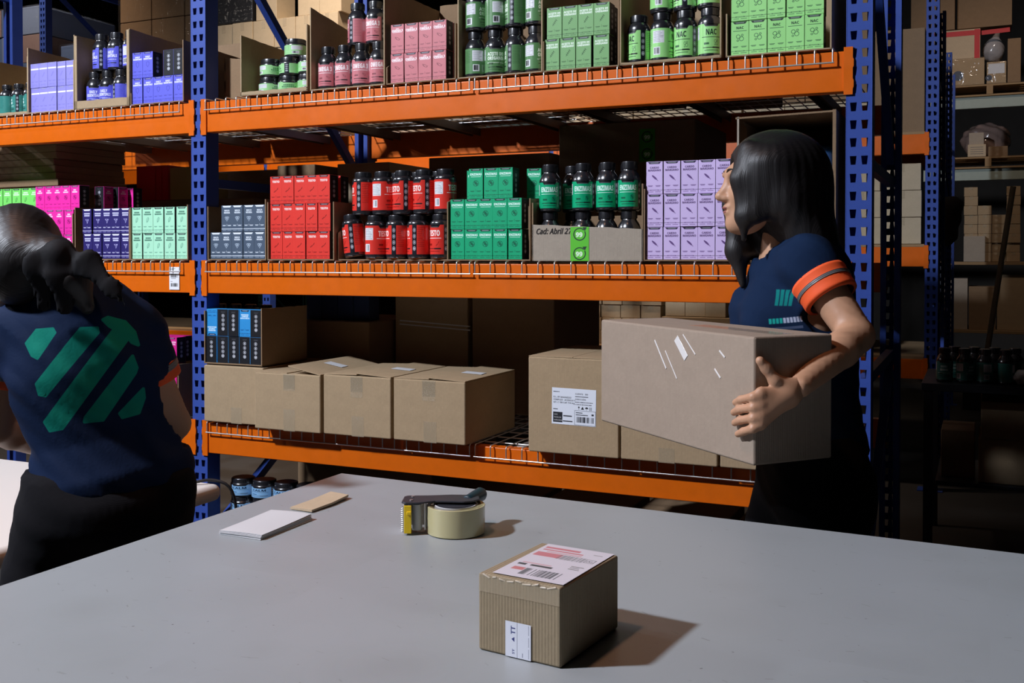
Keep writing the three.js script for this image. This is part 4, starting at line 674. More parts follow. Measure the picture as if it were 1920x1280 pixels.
{ // folding table at the left where the other woman works, with a cable over its edge
  const t = thing('folding_table', 'white plastic folding table behind the bending woman', 'table', [0, 0, 0]);
  mesh('table_top', metreUV(new RoundedBoxGeometry(1.5, 0.05, 0.95, 4, 0.022)).translate(0.633 - 0.75, 0.675, 0.658 + 0.475), M.whitePlastic, t);
  for (const [x, z] of [[0.5, 0.8], [0.5, 1.48], [-0.75, 0.8], [-0.75, 1.48]]) mesh('leg', rod([x, 0, z], [x, 0.655, z], 0.014, 12), M.zincDark, t);
  const cab = mesh('power_cable', tube([[0.35, 0.707, 0.78], [0.47, 0.706, 0.745], [0.56, 0.707, 0.72], [0.61, 0.712, 0.68], [0.655, 0.69, 0.655], [0.66, 0.5, 0.62], [0.6, 0.1, 0.55], [0.4, 0.008, 0.5]], 0.0045, 80, 10), M.black, null); tag(cab, 'black cable hanging over the corner of the white folding table', 'cable');
  const b = mesh('paper_sheet', new THREE.BoxGeometry(0.16, 0.0008, 0.09), M.paper, null, [0.45, 0.7008, 0.79], [0, 0.2, 0]); tag(b, 'white paper sheet on the folding table under the cable', 'paper');
}
// teal stripes of the back print, in metres right of and above the middle of the shoulder blades
const STRIPES = [
  [[-0.098, 0.085], [-0.06, 0.088], [-0.055, 0.08], [-0.095, 0.022], [-0.108, 0.028], [-0.122, 0.055]],
  [[0.005, 0.088], [0.042, 0.088], [0.044, 0.078], [-0.078, -0.065], [-0.092, -0.062], [-0.098, -0.038]],
  [[0.078, 0.08], [0.118, 0.082], [0.112, 0.06], [-0.04, -0.142], [-0.07, -0.148], [-0.082, -0.128]],
  [[0.055, 0.107], [0.066, 0.112], [0.105, 0.10], [0.128, 0.075], [0.137, 0.045], [0.122, 0.052], [0.112, 0.066], [0.07, 0.092]],
  [[0.124, 0.02], [0.134, -0.008], [0.13, -0.02], [0.055, -0.125], [0.012, -0.128], [0.014, -0.118]],
  [[0.148, -0.06], [0.15, -0.082], [0.138, -0.115], [0.10, -0.122], [0.094, -0.112]],
].map((s) => s.map(([x, y]) => [x * 0.855 - 0.003, y * 0.917 + 0.009]));
// ---------------------------------------------------------------- people: distance fields meshed with surface nets
let BS = 1;                                         // build of the person at hand: scales every radius
class Field {
  constructor(min, max, h) { this.o = min; this.h = h; this.n = [0, 1, 2].map((i) => Math.ceil((max[i] - min[i]) / h) + 1); this.d = new Float32Array(this.n[0] * this.n[1] * this.n[2]).fill(0.5); }
  each(lo, hi, f) {
    const [nx, ny, nz] = this.n, a = [0, 1, 2].map((i) => Math.max(0, Math.floor((lo[i] - this.o[i]) / this.h))), b = [0, 1, 2].map((i) => Math.min(this.n[i] - 1, Math.ceil((hi[i] - this.o[i]) / this.h)));
    for (let z = a[2]; z <= b[2]; z++) for (let y = a[1]; y <= b[1]; y++) for (let x = a[0]; x <= b[0]; x++) { const k = (z * ny + y) * nx + x; this.d[k] = f(this.o[0] + x * this.h, this.o[1] + y * this.h, this.o[2] + z * this.h, this.d[k]); }
    return this;
  }
  // tapered capsule; flat squeezes it along an axis (unit vector) by a factor
  cap(a, b, ra, rb, k = 0.02, flat, s = 1) {
    ra *= BS; rb *= BS;
    const R = Math.max(ra, rb) * 1.05 + k + 0.02, bx = b[0] - a[0], by = b[1] - a[1], bz = b[2] - a[2], L = bx * bx + by * by + bz * bz + 1e-9;
    return this.each([0, 1, 2].map((i) => Math.min(a[i], b[i]) - R), [0, 1, 2].map((i) => Math.max(a[i], b[i]) + R), (x, y, z, d) => {
      let px = x - a[0], py = y - a[1], pz = z - a[2]; const t = Math.max(0, Math.min(1, (px * bx + py * by + pz * bz) / L));
      px -= bx * t; py -= by * t; pz -= bz * t;
      let q = 1; if (flat) { const m = px * flat[0] + py * flat[1] + pz * flat[2]; px += flat[0] * m * (s - 1); py += flat[1] * m * (s - 1); pz += flat[2] * m * (s - 1); q = 1 / Math.sqrt(s); }
      return smin(d, (Math.hypot(px, py, pz) - (ra + (rb - ra) * t)) * q, k);
    });
  }
  // ellipsoid with axes A (three unit vectors) and radii r; op: 1 joins, -1 cuts
  ell(c, r, A, k = 0.01, op = 1) {
    const R = Math.max(...r) + k + 0.02;
    return this.each(c.map((v) => v - R), c.map((v) => v + R), (x, y, z, d) => {
      const p = [x - c[0], y - c[1], z - c[2]], q = A.map((v, i) => (p[0] * v[0] + p[1] * v[1] + p[2] * v[2]) / r[i]), k0 = Math.hypot(...q), k1 = Math.hypot(q[0] / r[0], q[1] / r[1], q[2] / r[2]) + 1e-6, e = k0 * (k0 - 1) / k1;
      return op > 0 ? smin(d, e, k) : -smin(-d, e, k);
    });
  }
  warp(f) { return this.each(this.o, this.o.map((v, i) => v + this.n[i] * this.h), (x, y, z, d) => Math.abs(d) < 0.06 ? d + f(x, y, z) : d); }
  cut(p, n, k = 0.004) { return this.each(this.o, this.o.map((v, i) => v + this.n[i] * this.h), (x, y, z, d) => -smin(-d, -((x - p[0]) * n[0] + (y - p[1]) * n[1] + (z - p[2]) * n[2]), k)); }   // keeps the side n points away from
  mesh() {
    const [nx, ny, nz] = this.n, d = this.d, id = new Int32Array(d.length).fill(-1), pos = [], idx = [];
    for (let z = 0; z < nz - 1; z++) for (let y = 0; y < ny - 1; y++) for (let x = 0; x < nx - 1; x++) {
      const k = (z * ny + y) * nx + x; let m = 0; const v = [];
      for (let c = 0; c < 8; c++) { const q = d[k + (c & 1) + (c >> 1 & 1) * nx + (c >> 2) * nx * ny]; v.push(q); if (q < 0) m++; }
      if (m === 0 || m === 8) continue;
      let sx = 0, sy = 0, sz = 0, n = 0;
      for (const [a, b] of EDGES) if ((v[a] < 0) !== (v[b] < 0)) { const t = v[a] / (v[a] - v[b]); sx += (a & 1) + ((b & 1) - (a & 1)) * t; sy += (a >> 1 & 1) + ((b >> 1 & 1) - (a >> 1 & 1)) * t; sz += (a >> 2) + ((b >> 2) - (a >> 2)) * t; n++; }
      id[k] = pos.length / 3; pos.push(this.o[0] + (x + sx / n) * this.h, this.o[1] + (y + sy / n) * this.h, this.o[2] + (z + sz / n) * this.h);
    }
    const st = [1, nx, nx * ny];
    for (let z = 1; z < nz - 1; z++) for (let y = 1; y < ny - 1; y++) for (let x = 1; x < nx - 1; x++) {
      const k = (z * ny + y) * nx + x;
      for (let a = 0; a < 3; a++) {
        const i = d[k] < 0, j = d[k + st[a]] < 0; if (i === j) continue;
        const u = st[(a + 1) % 3], w = st[(a + 2) % 3], q = [id[k], id[k - u], id[k - u - w], id[k - w]]; if (q.some((e) => e < 0)) continue;
        if (i) idx.push(q[0], q[1], q[2], q[0], q[2], q[3]); else idx.push(q[0], q[2], q[1], q[0], q[3], q[2]);
      }
    }
    const g = new THREE.BufferGeometry(); g.setAttribute('position', new THREE.Float32BufferAttribute(pos, 3)); g.setIndex(idx); g.computeVertexNormals();
    g.setAttribute('uv', new THREE.Float32BufferAttribute(new Float32Array(pos.length / 3 * 2).map((_, i) => i & 1 ? pos[(i >> 1) * 3 + 1] : pos[(i >> 1) * 3] + pos[(i >> 1) * 3 + 2]), 2));
    return g;
  }
}
const EDGES = [[0, 1], [2, 3], [4, 5], [6, 7], [0, 2], [1, 3], [4, 6], [5, 7], [0, 4], [1, 5], [2, 6], [3, 7]];
function smin(a, b, k) { const h = Math.max(k - Math.abs(a - b), 0) / k; return Math.min(a, b) - h * h * k * 0.25; }
// a body frame: forward f, up, left l
function axes(f) { const n = Math.hypot(f[0], f[2]); const F = [f[0] / n, 0, f[2] / n]; return { F, U: [0, 1, 0], L: [F[2], 0, -F[0]] }; }
const at = (A, o, f, u, l) => [0, 1, 2].map((i) => o[i] + A.F[i] * f + A.U[i] * u + A.L[i] * l);
const mixP = (a, b, t) => a.map((v, i) => v + (b[i] - v) * t);
const sub = (a, b) => a.map((v, i) => v - b[i]), add = (a, b, s = 1) => a.map((v, i) => v + b[i] * s);
const unit = (a) => { const n = Math.hypot(...a); return a.map((v) => v / n); };
const cross = (a, b) => [a[1] * b[2] - a[2] * b[1], a[2] * b[0] - a[0] * b[2], a[0] * b[1] - a[1] * b[0]];
const HS = 0.9;
// head with face; o = centre between the ears, A = axes (may be tilted)
function headField(o, A, h = 0.0032) {
  const S = HS, P3 = (f, u, l) => at(A, o, f * S, u * S, l * S), B = [A.F, A.U, A.L];
  const H = new Field(o.map((v) => v - 0.19), o.map((v) => v + 0.19), h);
  H.ell(P3(-0.008, 0.055, 0), [0.094, 0.086, 0.073].map((v) => v * HS), B, 0.01);          // skull
  H.ell(P3(0.042, -0.01, 0), [0.060, 0.083, 0.058].map((v) => v * HS), B, 0.03);           // face
  H.ell(P3(0.060, -0.062, 0), [0.033, 0.028, 0.032].map((v) => v * HS), B, 0.03);          // chin and jaw
  H.cap(P3(0.012, -0.045, 0.046), P3(0.066, -0.072, 0.014), 0.018, 0.016, 0.03); H.cap(P3(0.012, -0.045, -0.046), P3(0.066, -0.072, -0.014), 0.018, 0.016, 0.03);
  H.cap(P3(0.083, 0.052, 0.036), P3(0.091, 0.050, -0.036), 0.014, 0.014, 0.025);      // brow
  for (const s of [-1, 1]) { H.ell(P3(0.096, 0.030, 0.031 * s), [0.015, 0.013, 0.019].map((v) => v * HS), B, 0.012, -1); H.ell(P3(0.082, 0.031, 0.031 * s), [0.0125, 0.0115, 0.0135].map((v) => v * HS), B, 0.004); H.ell(P3(0.066, -0.002, 0.040 * s), [0.026, 0.020, 0.022].map((v) => v * HS), B, 0.03); }
  H.cap(P3(0.094, 0.036, 0), P3(0.117, -0.004, 0), 0.008, 0.0105, 0.014); H.ell(P3(0.120, -0.006, 0), [0.0105, 0.0095, 0.011].map((v) => v * HS), B, 0.008);   // nose
  for (const s of [-1, 1]) H.ell(P3(0.106, -0.011, 0.012 * s), [0.011, 0.008, 0.008].map((v) => v * HS), B, 0.008);
  H.ell(P3(0.099, -0.033, 0), [0.0125, 0.0075, 0.022].map((v) => v * HS), B, 0.008); H.ell(P3(0.097, -0.046, 0), [0.0125, 0.0085, 0.019].map((v) => v * HS), B, 0.008); H.ell(P3(0.113, -0.0395, 0), [0.012, 0.0022, 0.022].map((v) => v * HS), B, 0.003, -1);
  H.ell(P3(0.085, -0.078, 0), [0.016, 0.015, 0.019].map((v) => v * HS), B, 0.016);
  for (const s of [-1, 1]) { H.ell(P3(-0.004, 0.012, 0.077 * s), [0.018, 0.031, 0.009].map((v) => v * HS), B, 0.006); H.ell(P3(0.002, 0.012, 0.086 * s), [0.010, 0.018, 0.005].map((v) => v * HS), B, 0.004, -1); }
  return H;
}
// hand: wrist, palm frame (d along the fingers, n out of the back of the hand, s towards the thumb); fingers given as joint lists
function handField(w, palm, fingers, thumb, flatN, h = 0.0032) {
  const all = [w, palm, ...fingers.flat(), ...thumb], lo = [0, 1, 2].map((i) => Math.min(...all.map((p) => p[i])) - 0.04), hi = [0, 1, 2].map((i) => Math.max(...all.map((p) => p[i])) + 0.04), H = new Field(lo, hi, h);
  H.cap(w, mixP(w, palm, 0.4), 0.0215, 0.024, 0.01, flatN, 1.5);
  for (const f of fingers) { H.cap(mixP(w, palm, 0.45), f[0], 0.016, 0.0115, 0.014, flatN, 1.25); for (let i = 0; i + 1 < f.length; i++) H.cap(f[i], f[i + 1], 0.0095 - 0.0009 * i, 0.0087 - 0.0009 * i, 0.004); }
  for (let i = 0; i + 1 < thumb.length; i++) H.cap(thumb[i], thumb[i + 1], [0.0155, 0.0115, 0.010][i], [0.0115, 0.010, 0.0085][i], 0.008);
  return H;
}
function bounds(list, m) { return [[0, 1, 2].map((i) => Math.min(...list.map((p) => p[i])) - m), [0, 1, 2].map((i) => Math.max(...list.map((p) => p[i])) + m)]; }
function makeBody(J, A, opts) {
  const pts = Object.values(J).filter(Array.isArray), [lo, hi] = bounds(pts, 0.16);
  lo[1] = -0.02;
  const Bd = new Field(lo, hi, 0.0095), flatF = A.F;
  Bd.cap(J.pelvis, J.waist, 0.145, 0.112, 0.05, flatF, 1.45); Bd.cap(J.waist, J.chest, 0.112, 0.138, 0.05, flatF, 1.35); Bd.cap(J.chest, J.upper, 0.138, 0.12, 0.05, flatF, 1.45);
  Bd.cap(J.upper, J.neck, 0.085, 0.05, 0.06); Bd.cap(J.neck, J.head, 0.050, 0.048, 0.02);
  for (const s of ['L', 'R']) {
    Bd.cap(J.upper, J['sh' + s], 0.07, 0.052, 0.04); Bd.cap(J['sh' + s], J['el' + s], 0.046, 0.036, 0.02); Bd.cap(J['el' + s], mixP(J['el' + s], J['wr' + s], 0.3), 0.036, 0.037, 0.01); Bd.cap(mixP(J['el' + s], J['wr' + s], 0.3), J['wr' + s], 0.037, 0.0225, 0.01);
    Bd.cap(J['hip' + s], J['kn' + s], 0.083, 0.054, 0.03); Bd.cap(J['kn' + s], mixP(J['kn' + s], J['an' + s], 0.3), 0.054, 0.056, 0.02); Bd.cap(mixP(J['kn' + s], J['an' + s], 0.3), J['an' + s], 0.056, 0.036, 0.02);
  }
  return Bd.mesh();
}
function trousers(J, A, hem) {
  const pts = ['pelvis', 'waist', 'hipL', 'hipR', 'knL', 'knR', 'anL', 'anR'].map((k) => J[k]), [lo, hi] = bounds(pts, 0.2); lo[1] = 0; const f = new Field(lo, hi, 0.011);
  f.cap(add(J.pelvis, [0, -0.03, 0]), J.waist, 0.160, 0.122, 0.05, A.F, 1.4); f.ell(add(add(J.pelvis, A.F, -0.05), [0, -0.06, 0]), [0.085, 0.09, 0.14], [A.F, A.U, A.L], 0.05);
  for (const s of ['L', 'R']) { f.cap(J['hip' + s], J['kn' + s], 0.098, 0.073, 0.04); f.cap(J['kn' + s], J['an' + s], 0.073, 0.062, 0.03); }
  f.warp((x, y, z) => 0.0025 * Math.sin(y * 70 + x * 30) * Math.sin(z * 40 + y * 22));
  f.cut(hem, [0, 1, 0]); f.cut([0, 0.075, 0], [0, -1, 0]);
  return f.mesh();
}
function shirt(J, A, hem, sleeveT, o = {}) {
  const pts = ['pelvis', 'waist', 'chest', 'upper', 'neck', 'shL', 'shR', 'elL', 'elR'].map((k) => J[k]), [lo, hi] = bounds(pts, 0.2); const f = new Field(lo, hi, 0.0085);
  f.cap(add(J.pelvis, [0, 0.02, 0]), J.waist, o.hip || 0.162, 0.132, 0.05, A.F, 1.3); f.cap(J.waist, J.chest, 0.138, 0.158, 0.05, A.F, 1.28); f.cap(J.chest, J.upper, 0.158, 0.138, 0.05, A.F, 1.4);
  for (const s of [-1, 1]) f.ell(at(A, J.chest, 0.085, 0.015, 0.07 * s), [0.062, 0.066, 0.066], [A.F, A.U, A.L], 0.05);
  f.cap(J.upper, add(J.upper, sub(J.neck, J.upper), 0.4), 0.085, 0.060, 0.06);
  const fall = (s) => { const e = mixP(J['sh' + s], J['el' + s], sleeveT); f.cap(J.upper, J['sh' + s], 0.088, 0.060, 0.04); f.cap(J['sh' + s], e, 0.058, 0.053, 0.03); const d = unit(sub(J['el' + s], J['sh' + s])); f.each(e.map((v) => v - 0.14), e.map((v) => v + 0.14), (x, y, z, q) => { const p = [x - e[0], y - e[1], z - e[2]], along = p[0] * d[0] + p[1] * d[1] + p[2] * d[2], r = Math.hypot(p[0] - d[0] * along, p[1] - d[1] * along, p[2] - d[2] * along); return r < 0.075 && along > -0.02 ? Math.max(q, along) : q; }); };
  fall('L'); fall('R');
  f.warp((x, y, z) => { const q = y * 1.0; return 0.0032 * Math.sin(q * 46 + (x - z) * 30) * Math.sin((x + z) * 26 + q * 14) + 0.0015 * Math.sin(q * 120 + x * 70 - z * 50); });
  f.cut(hem, [0, -1, 0]);
  const nk = add(J.neck, A.F, 0.03); f.ell(add(nk, [0, 0.022, 0]), [0.10, 0.062, 0.078], [A.F, A.U, A.L], 0.006, -1);   // neckline
  return f.mesh();
}
function band(a, b, t0, t1, r, r2) {               // sleeve band around the upper arm, open tube with thickness
  const p = mixP(a, b, t0), q = mixP(a, b, t1), L = Math.hypot(...sub(q, p)), k = 20;
  const prof = [[r - 0.008, 0], [r, 0.001]]; for (let i = 1; i < 8; i++) prof.push([r + (r2 - r) * i / 8 + 0.0006 * Math.sin(i * 2.1), L * i / 8]); prof.push([r2, L - 0.001], [r2 - 0.008, L]);
  const g = new THREE.LatheGeometry(prof.map((v) => new THREE.Vector2(...v)), 36); g.applyQuaternion(new THREE.Quaternion().setFromUnitVectors(V(0, 1, 0), V(...unit(sub(q, p))))); return g.translate(...p);
}
function shoe(an, F) { const f = new Field(add(an, [-0.25, -0.1, -0.25]), add(an, [0.25, 0.08, 0.25]), 0.008); f.cap(add([an[0], 0.045, an[2]], F, -0.03), add([an[0], 0.034, an[2]], F, 0.15), 0.045, 0.034, 0.02); f.cap([an[0], 0.05, an[2]], [an[0], 0.11, an[2]], 0.045, 0.042, 0.03); f.cut([0, 0.001, 0], [0, -1, 0]); return f.mesh(); }
// ======== woman at the right, carrying a long box past the rack
{
  const A = axes([-0.909, 0, 0.416]);
  const J = { pelvis: [2.315, 0.90, 0.665], waist: [2.297, 1.06, 0.668], chest: [2.283, 1.225, 0.672], upper: [2.285, 1.335, 0.670], neck: [2.262, 1.405, 0.684], head: [2.245, 1.50, 0.692],
    shL: [2.326, 1.360, 0.81], elL: [2.452, 1.212, 0.838], wrL: [2.372, 1.128, 1.062], shR: [2.238, 1.372, 0.535], elR: [2.25, 1.15, 0.45], wrR: [2.06, 1.00, 0.55],
    hipL: [2.345, 0.90, 0.745], hipR: [2.285, 0.90, 0.585], knL: [2.39, 0.49, 0.735], knR: [2.17, 0.49, 0.63], anL: [2.52, 0.10, 0.70], anR: [2.11, 0.085, 0.66] };
  for (const k of ['pelvis', 'waist', 'chest', 'upper', 'neck', 'head', 'shL', 'shR', 'hipL', 'hipR', 'elR', 'knL', 'knR', 'anL', 'anR']) J[k] = add(J[k], [0.02, 0, -0.03]);
  const o = [2.239, 1.519, 0.692];
  // box first: near vertical edge at K, long side runs to E
  const K = [2.296, 0, 1.114], E = [1.849, 0, 0.725], u = unit(sub(E, K)), m = [-u[2] * -1, 0, 0];
  const bl = Math.hypot(...sub(E, K)), inward = unit([0.755 * 0.87, 0, -0.657 * 0.87]);       // away from the camera, towards her
  const bx = thing('cardboard_box', 'long brown box carried by the woman at the right, shiny wrap on its side', 'box', [(K[0] + E[0]) / 2 + 0.657 * 0.095, 0.978, (K[2] + E[2]) / 2 - 0.755 * 0.095], Math.atan2(-u[2], u[0]));
  mesh('box_body', box(bl, 0.246, 0.19, 0.005, 2).translate(0, 0.123, 0), std({ color: lin(0.335, 0.265, 0.205), map: boardTex, bumpMap: boardBump, bumpScale: 0.0005, roughness: 0.8 }), bx);
  const glossy = phy({ color: lin(0.9, 0.88, 0.86), roughness: 0.12, clearcoat: 1, clearcoatRoughness: 0.05, transparent: true, opacity: 0.8 });
  const fm = new THREE.Matrix4().copy(bx.matrixWorld);
  // which local z side faces the camera: local +z or -z
  const zs = Math.cos(bx.rotation.y) * 0.755 - Math.sin(bx.rotation.y) * 0.657 > 0 ? 1 : -1;
  for (const [a, y, l, w, r] of [[0.02, 0.185, 0.075, 0.004, -0.9], [0.055, 0.175, 0.05, 0.003, -0.9], [0.10, 0.205, 0.055, 0.018, -0.8], [0.13, 0.215, 0.06, 0.003, -0.7], [0.075, 0.15, 0.03, 0.003, -0.9], [0.245, 0.205, 0.022, 0.004, -0.6], [0.23, 0.165, 0.026, 0.004, -0.7]]) mesh('glossy_crease', box(l, w, 0.0012, 0.0005).rotateZ(r * zs * -1 * -1).translate(0, y, zs * 0.0958).translate(-(a - 0.05) * 1 * (zs > 0 ? -1 : 1), 0, 0), glossy, bx);
  mesh('tape_strip', box(bl * 0.5, 0.0006, 0.05, 0.0003).translate(-bl * 0.2, 0.2464, 0), M.tapeClear, bx);

  const p = thing('person', 'woman with long black hair in a navy T-shirt, walking left with a long box', 'person', [0, 0, 0]);
  const hd = headField(o, A).mesh();
  // left hand: palm on the end of the box, fingers around its near edge
  const t = [0.657, 0, -0.755].map((v, i) => v), n = [0.755, 0, 0.657], mo = [-0.657, 0, 0.755];
  const W = J.wrL, palm = add(add([K[0], 1.095, K[2]], t, 0.03), n, 0.024), fingers = [];
  for (let i = 0; i < 4; i++) { const y = 1.122 - i * 0.020, l = [0, 0.006, 0.003, -0.008][i]; fingers.push([add(add([K[0], y - 0.002, K[2]], t, 0.004), n, 0.016), add(add([K[0], y - 0.010, K[2]], mo, 0.010), n, 0.010), add(add([K[0], y - 0.020, K[2]], mo, 0.011), u, 0.026 + l), add(add([K[0], y - 0.028, K[2]], mo, 0.0085), u, 0.046 + l)]); }
  const thumb = [add(add(W, sub(palm, W), 0.35), [0, 0.012, 0]), add(add([K[0], 1.142, K[2]], t, 0.034), n, 0.018), add(add([K[0], 1.165, K[2]], t, 0.018), n, 0.013), add(add([K[0], 1.18, K[2]], t, 0.004), n, 0.012)];
  const hL = handField(W, palm, fingers, thumb, n).mesh();
  // right hand under the far lower edge
  const q0 = add([J.wrR[0], 0.985, J.wrR[2]], u, 0.05), fr = []; for (let i = 0; i < 4; i++) { const b0 = add(q0, u, 0.0), off = (i - 1.5) * 0.02; fr.push([add(add(b0, inward, 0), [0, -0.025, 0]).map((v, k) => v + u[k] * off), add(b0, [0, -0.032, 0]).map((v, k) => v + u[k] * off - 0.657 * 0 + [-0.02, 0, 0.026][k]), add(b0, [0, -0.031, 0]).map((v, k) => v + u[k] * off + [-0.035, 0, 0.045][k]), add(b0, [0, -0.028, 0]).map((v, k) => v + u[k] * off + [-0.047, 0, 0.06][k])]); }
  const hR = handField(J.wrR, q0, fr, [J.wrR, add(q0, u, -0.03), add(add(q0, u, -0.04), [-0.015, 0.0, 0.012]), add(add(q0, u, -0.042), [-0.03, 0.01, 0.02])], [0, 1, 0]).mesh();
  mesh('body', merge([makeBody(J, A), hd, hL, hR]), M.skin, p);
  const at3 = (f, uu, l) => at(A, o, f, uu, l), B = [A.F, A.U, A.L];
  // eyes, brows, lips
  const e3 = (f, uu, l) => at3(f * HS, uu * HS, l * HS);
  const eyeW = std({ color: lin(0.7, 0.66, 0.62), roughness: 0.25 }), dark = std({ color: lin(0.006, 0.005, 0.005), roughness: 0.35 }), lipM = std({ color: lin(0.30, 0.10, 0.085), roughness: 0.4 });
  for (const s of [-1, 1]) {
    const e = new Field(add(e3(0.085, 0.032, 0.031 * s), [-0.03, -0.03, -0.03]), add(e3(0.085, 0.032, 0.031 * s), [0.03, 0.03, 0.03]), 0.0015); e.ell(e3(0.0835, 0.031, 0.031 * s), [0.0112, 0.0068, 0.0112], B, 0.001); mesh('eye', e.mesh(), eyeW, p);
    const i = new Field(add(e3(0.09, 0.032, 0.031 * s), [-0.02, -0.02, -0.02]), add(e3(0.09, 0.032, 0.031 * s), [0.02, 0.02, 0.02]), 0.0012); i.ell(e3(0.0945, 0.0312, 0.031 * s), [0.0024, 0.005, 0.005], B, 0.001); mesh('iris', i.mesh(), dark, p);
    mesh('eyelashes', tube([e3(0.094, 0.034, 0.016 * s), e3(0.0985, 0.0405, 0.029 * s), e3(0.090, 0.034, 0.045 * s)], 0.0014, 16, 6), dark, p);
    mesh('eyebrow', tube([e3(0.1035, 0.055, 0.012 * s), e3(0.103, 0.0605, 0.028 * s), e3(0.090, 0.058, 0.047 * s)], 0.0022, 16, 6), dark, p);
  }
  const lp = new Field(e3(0.105, -0.04, 0).map((v) => v - 0.04), e3(0.105, -0.04, 0).map((v) => v + 0.04), 0.0018); lp.ell(e3(0.1015, -0.0345, 0), [0.0105, 0.0042, 0.0175], B, 0.002); lp.ell(e3(0.0995, -0.0455, 0), [0.0103, 0.0052, 0.0155], B, 0.002); lp.ell(e3(0.115, -0.0395, 0), [0.012, 0.0016, 0.022], B, 0.002, -1); mesh('lips', lp.mesh(), lipM, p);
  // hair: cap over the skull, curtains at both sides, long fall at the back
  const hf = new Field(at3(0, 0, 0).map((v, i) => v - [0.27, 0.42, 0.27][i]), at3(0, 0, 0).map((v, i) => v + [0.27, 0.20, 0.27][i]), 0.0055);
  hf.ell(at3(-0.014, 0.052, 0), [0.104, 0.094, 0.086], B, 0.02); hf.ell(at3(-0.045, 0.015, 0), [0.088, 0.11, 0.088], B, 0.04);
  hf.ell(at3(0.118, -0.002, -0.004), [0.070, 0.104, 0.060], B, 0.008, -1);
  // near side: a curtain over the cheek down to the jaw, swept back over the shoulder
  hf.cap(at3(0.056, 0.100, 0.050), at3(0.076, 0.030, 0.062), 0.016, 0.015, 0.03); hf.cap(at3(0.076, 0.030, 0.062), at3(0.070, -0.055, 0.066), 0.015, 0.014, 0.03); hf.cap(at3(0.070, -0.055, 0.066), at3(0.066, -0.105, 0.064), 0.013, 0.006, 0.02);
  hf.cap(at3(0.030, 0.06, 0.072), at3(0.040, -0.045, 0.076), 0.03, 0.020, 0.04); hf.cap(at3(-0.01, 0.06, 0.072), at3(-0.02, -0.025, 0.080), 0.036, 0.030, 0.05); hf.cap(at3(-0.03, -0.02, 0.078), at3(-0.085, -0.12, 0.078), 0.03, 0.03, 0.04);
  // far side: a long lock in front of the shoulder
  hf.cap(at3(0.04, 0.08, -0.066), at3(0.062, -0.02, -0.068), 0.022, 0.022, 0.03); hf.cap(at3(0.062, -0.02, -0.068), at3(0.056, -0.13, -0.058), 0.022, 0.024, 0.02); hf.cap(at3(0.056, -0.13, -0.058), at3(0.045, -0.21, -0.040), 0.024, 0.008, 0.02);
  hf.cap(at3(-0.01, 0.05, -0.075), at3(-0.02, -0.12, -0.08), 0.036, 0.04, 0.05);
  hf.cap(at3(-0.070, 0.03, 0), at3(-0.088, -0.12, 0.01), 0.074, 0.074, 0.06, A.F, 1.2); hf.cap(at3(-0.088, -0.12, 0.01), at3(-0.150, -0.33, 0.0), 0.074, 0.055, 0.05, A.F, 1.4);
  hf.warp((x, y, z) => { const a = Math.atan2(z - o[2], x - o[0]); return 0.0005 * Math.sin(a * 34 + y * 5); });
  mesh('hair', hf.mesh(), M.hair, p);
  const hem = [0, 0.93, 0];
  const sg = shirt(J, A, hem, 0.44); const ua = at(A, J.chest, 0, 0, 0); const pos = sg.attributes.position, nor = sg.attributes.normal, uv = sg.attributes.uv;
  for (let i = 0; i < pos.count; i++) { const d = [pos.getX(i) - ua[0], pos.getY(i) - ua[1], pos.getZ(i) - ua[2]]; const left = nor.getX(i) * A.L[0] + nor.getZ(i) * A.L[2]; uv.setXY(i, left > -0.2 ? 0.5 + (d[0] * A.F[0] + d[2] * A.F[2] + 0 * left) / 0.5 : 0.02, left > -0.2 ? 0.5 + d[1] / 0.5 : 0.02); }
  const logo = canvasTex(512, 512, (g) => {           // small chest print: bars and a two-tone name line
    g.fillStyle = '#10233f'; g.fillRect(0, 0, 512, 512);
    const X = (f) => (0.5 + f / 0.5) * 512, Y = (y) => (0.5 - y / 0.5) * 512;
    g.save(); g.translate(X(0.068), Y(0.062)); g.scale(-1, 1); g.fillStyle = '#0f7a78'; for (let i = 0; i < 4; i++) { g.beginPath(); g.moveTo(-16 + i * 9, -18); g.lineTo(-9 + i * 9, -18); g.lineTo(-17 + i * 9, 18); g.lineTo(-24 + i * 9, 18); g.fill(); } g.restore();
    g.save(); g.translate(X(0.068), Y(0.014)); g.rotate(0.12); g.fillStyle = '#aab6cf'; for (let i = 0; i < 6; i++) g.fillRect(-32 + i * 7, -6, 5.6, 12); g.fillStyle = '#1fa69a'; for (let i = 0; i < 4; i++) g.fillRect(10 + i * 7, -6, 5.6, 12); g.fillStyle = 'rgba(140,150,180,0.45)'; g.fillRect(-30, 14, 62, 6); g.restore();
  });
  mesh('shirt', sg, phy({ map: logo, bumpMap: clothBump, bumpScale: 0.0004, roughness: 0.9, specularIntensity: 0.25 }), p);
  for (const s of ['L', 'R']) { mesh('sleeve_band', band(J['sh' + s], J['el' + s], 0.20, 0.50, 0.0630, 0.0590), M.cuff, p); mesh('reflective_stripe', band(J['sh' + s], J['el' + s], 0.31, 0.36, 0.0627, 0.0622), M.reflect, p); }
  mesh('trousers', trousers(J, A, [0, 1.0, 0]), M.trousers, p);
  mesh('shoe', shoe(J.anL, A.F), M.black, p); mesh('shoe', shoe(J.anR, A.F), M.black, p);
}
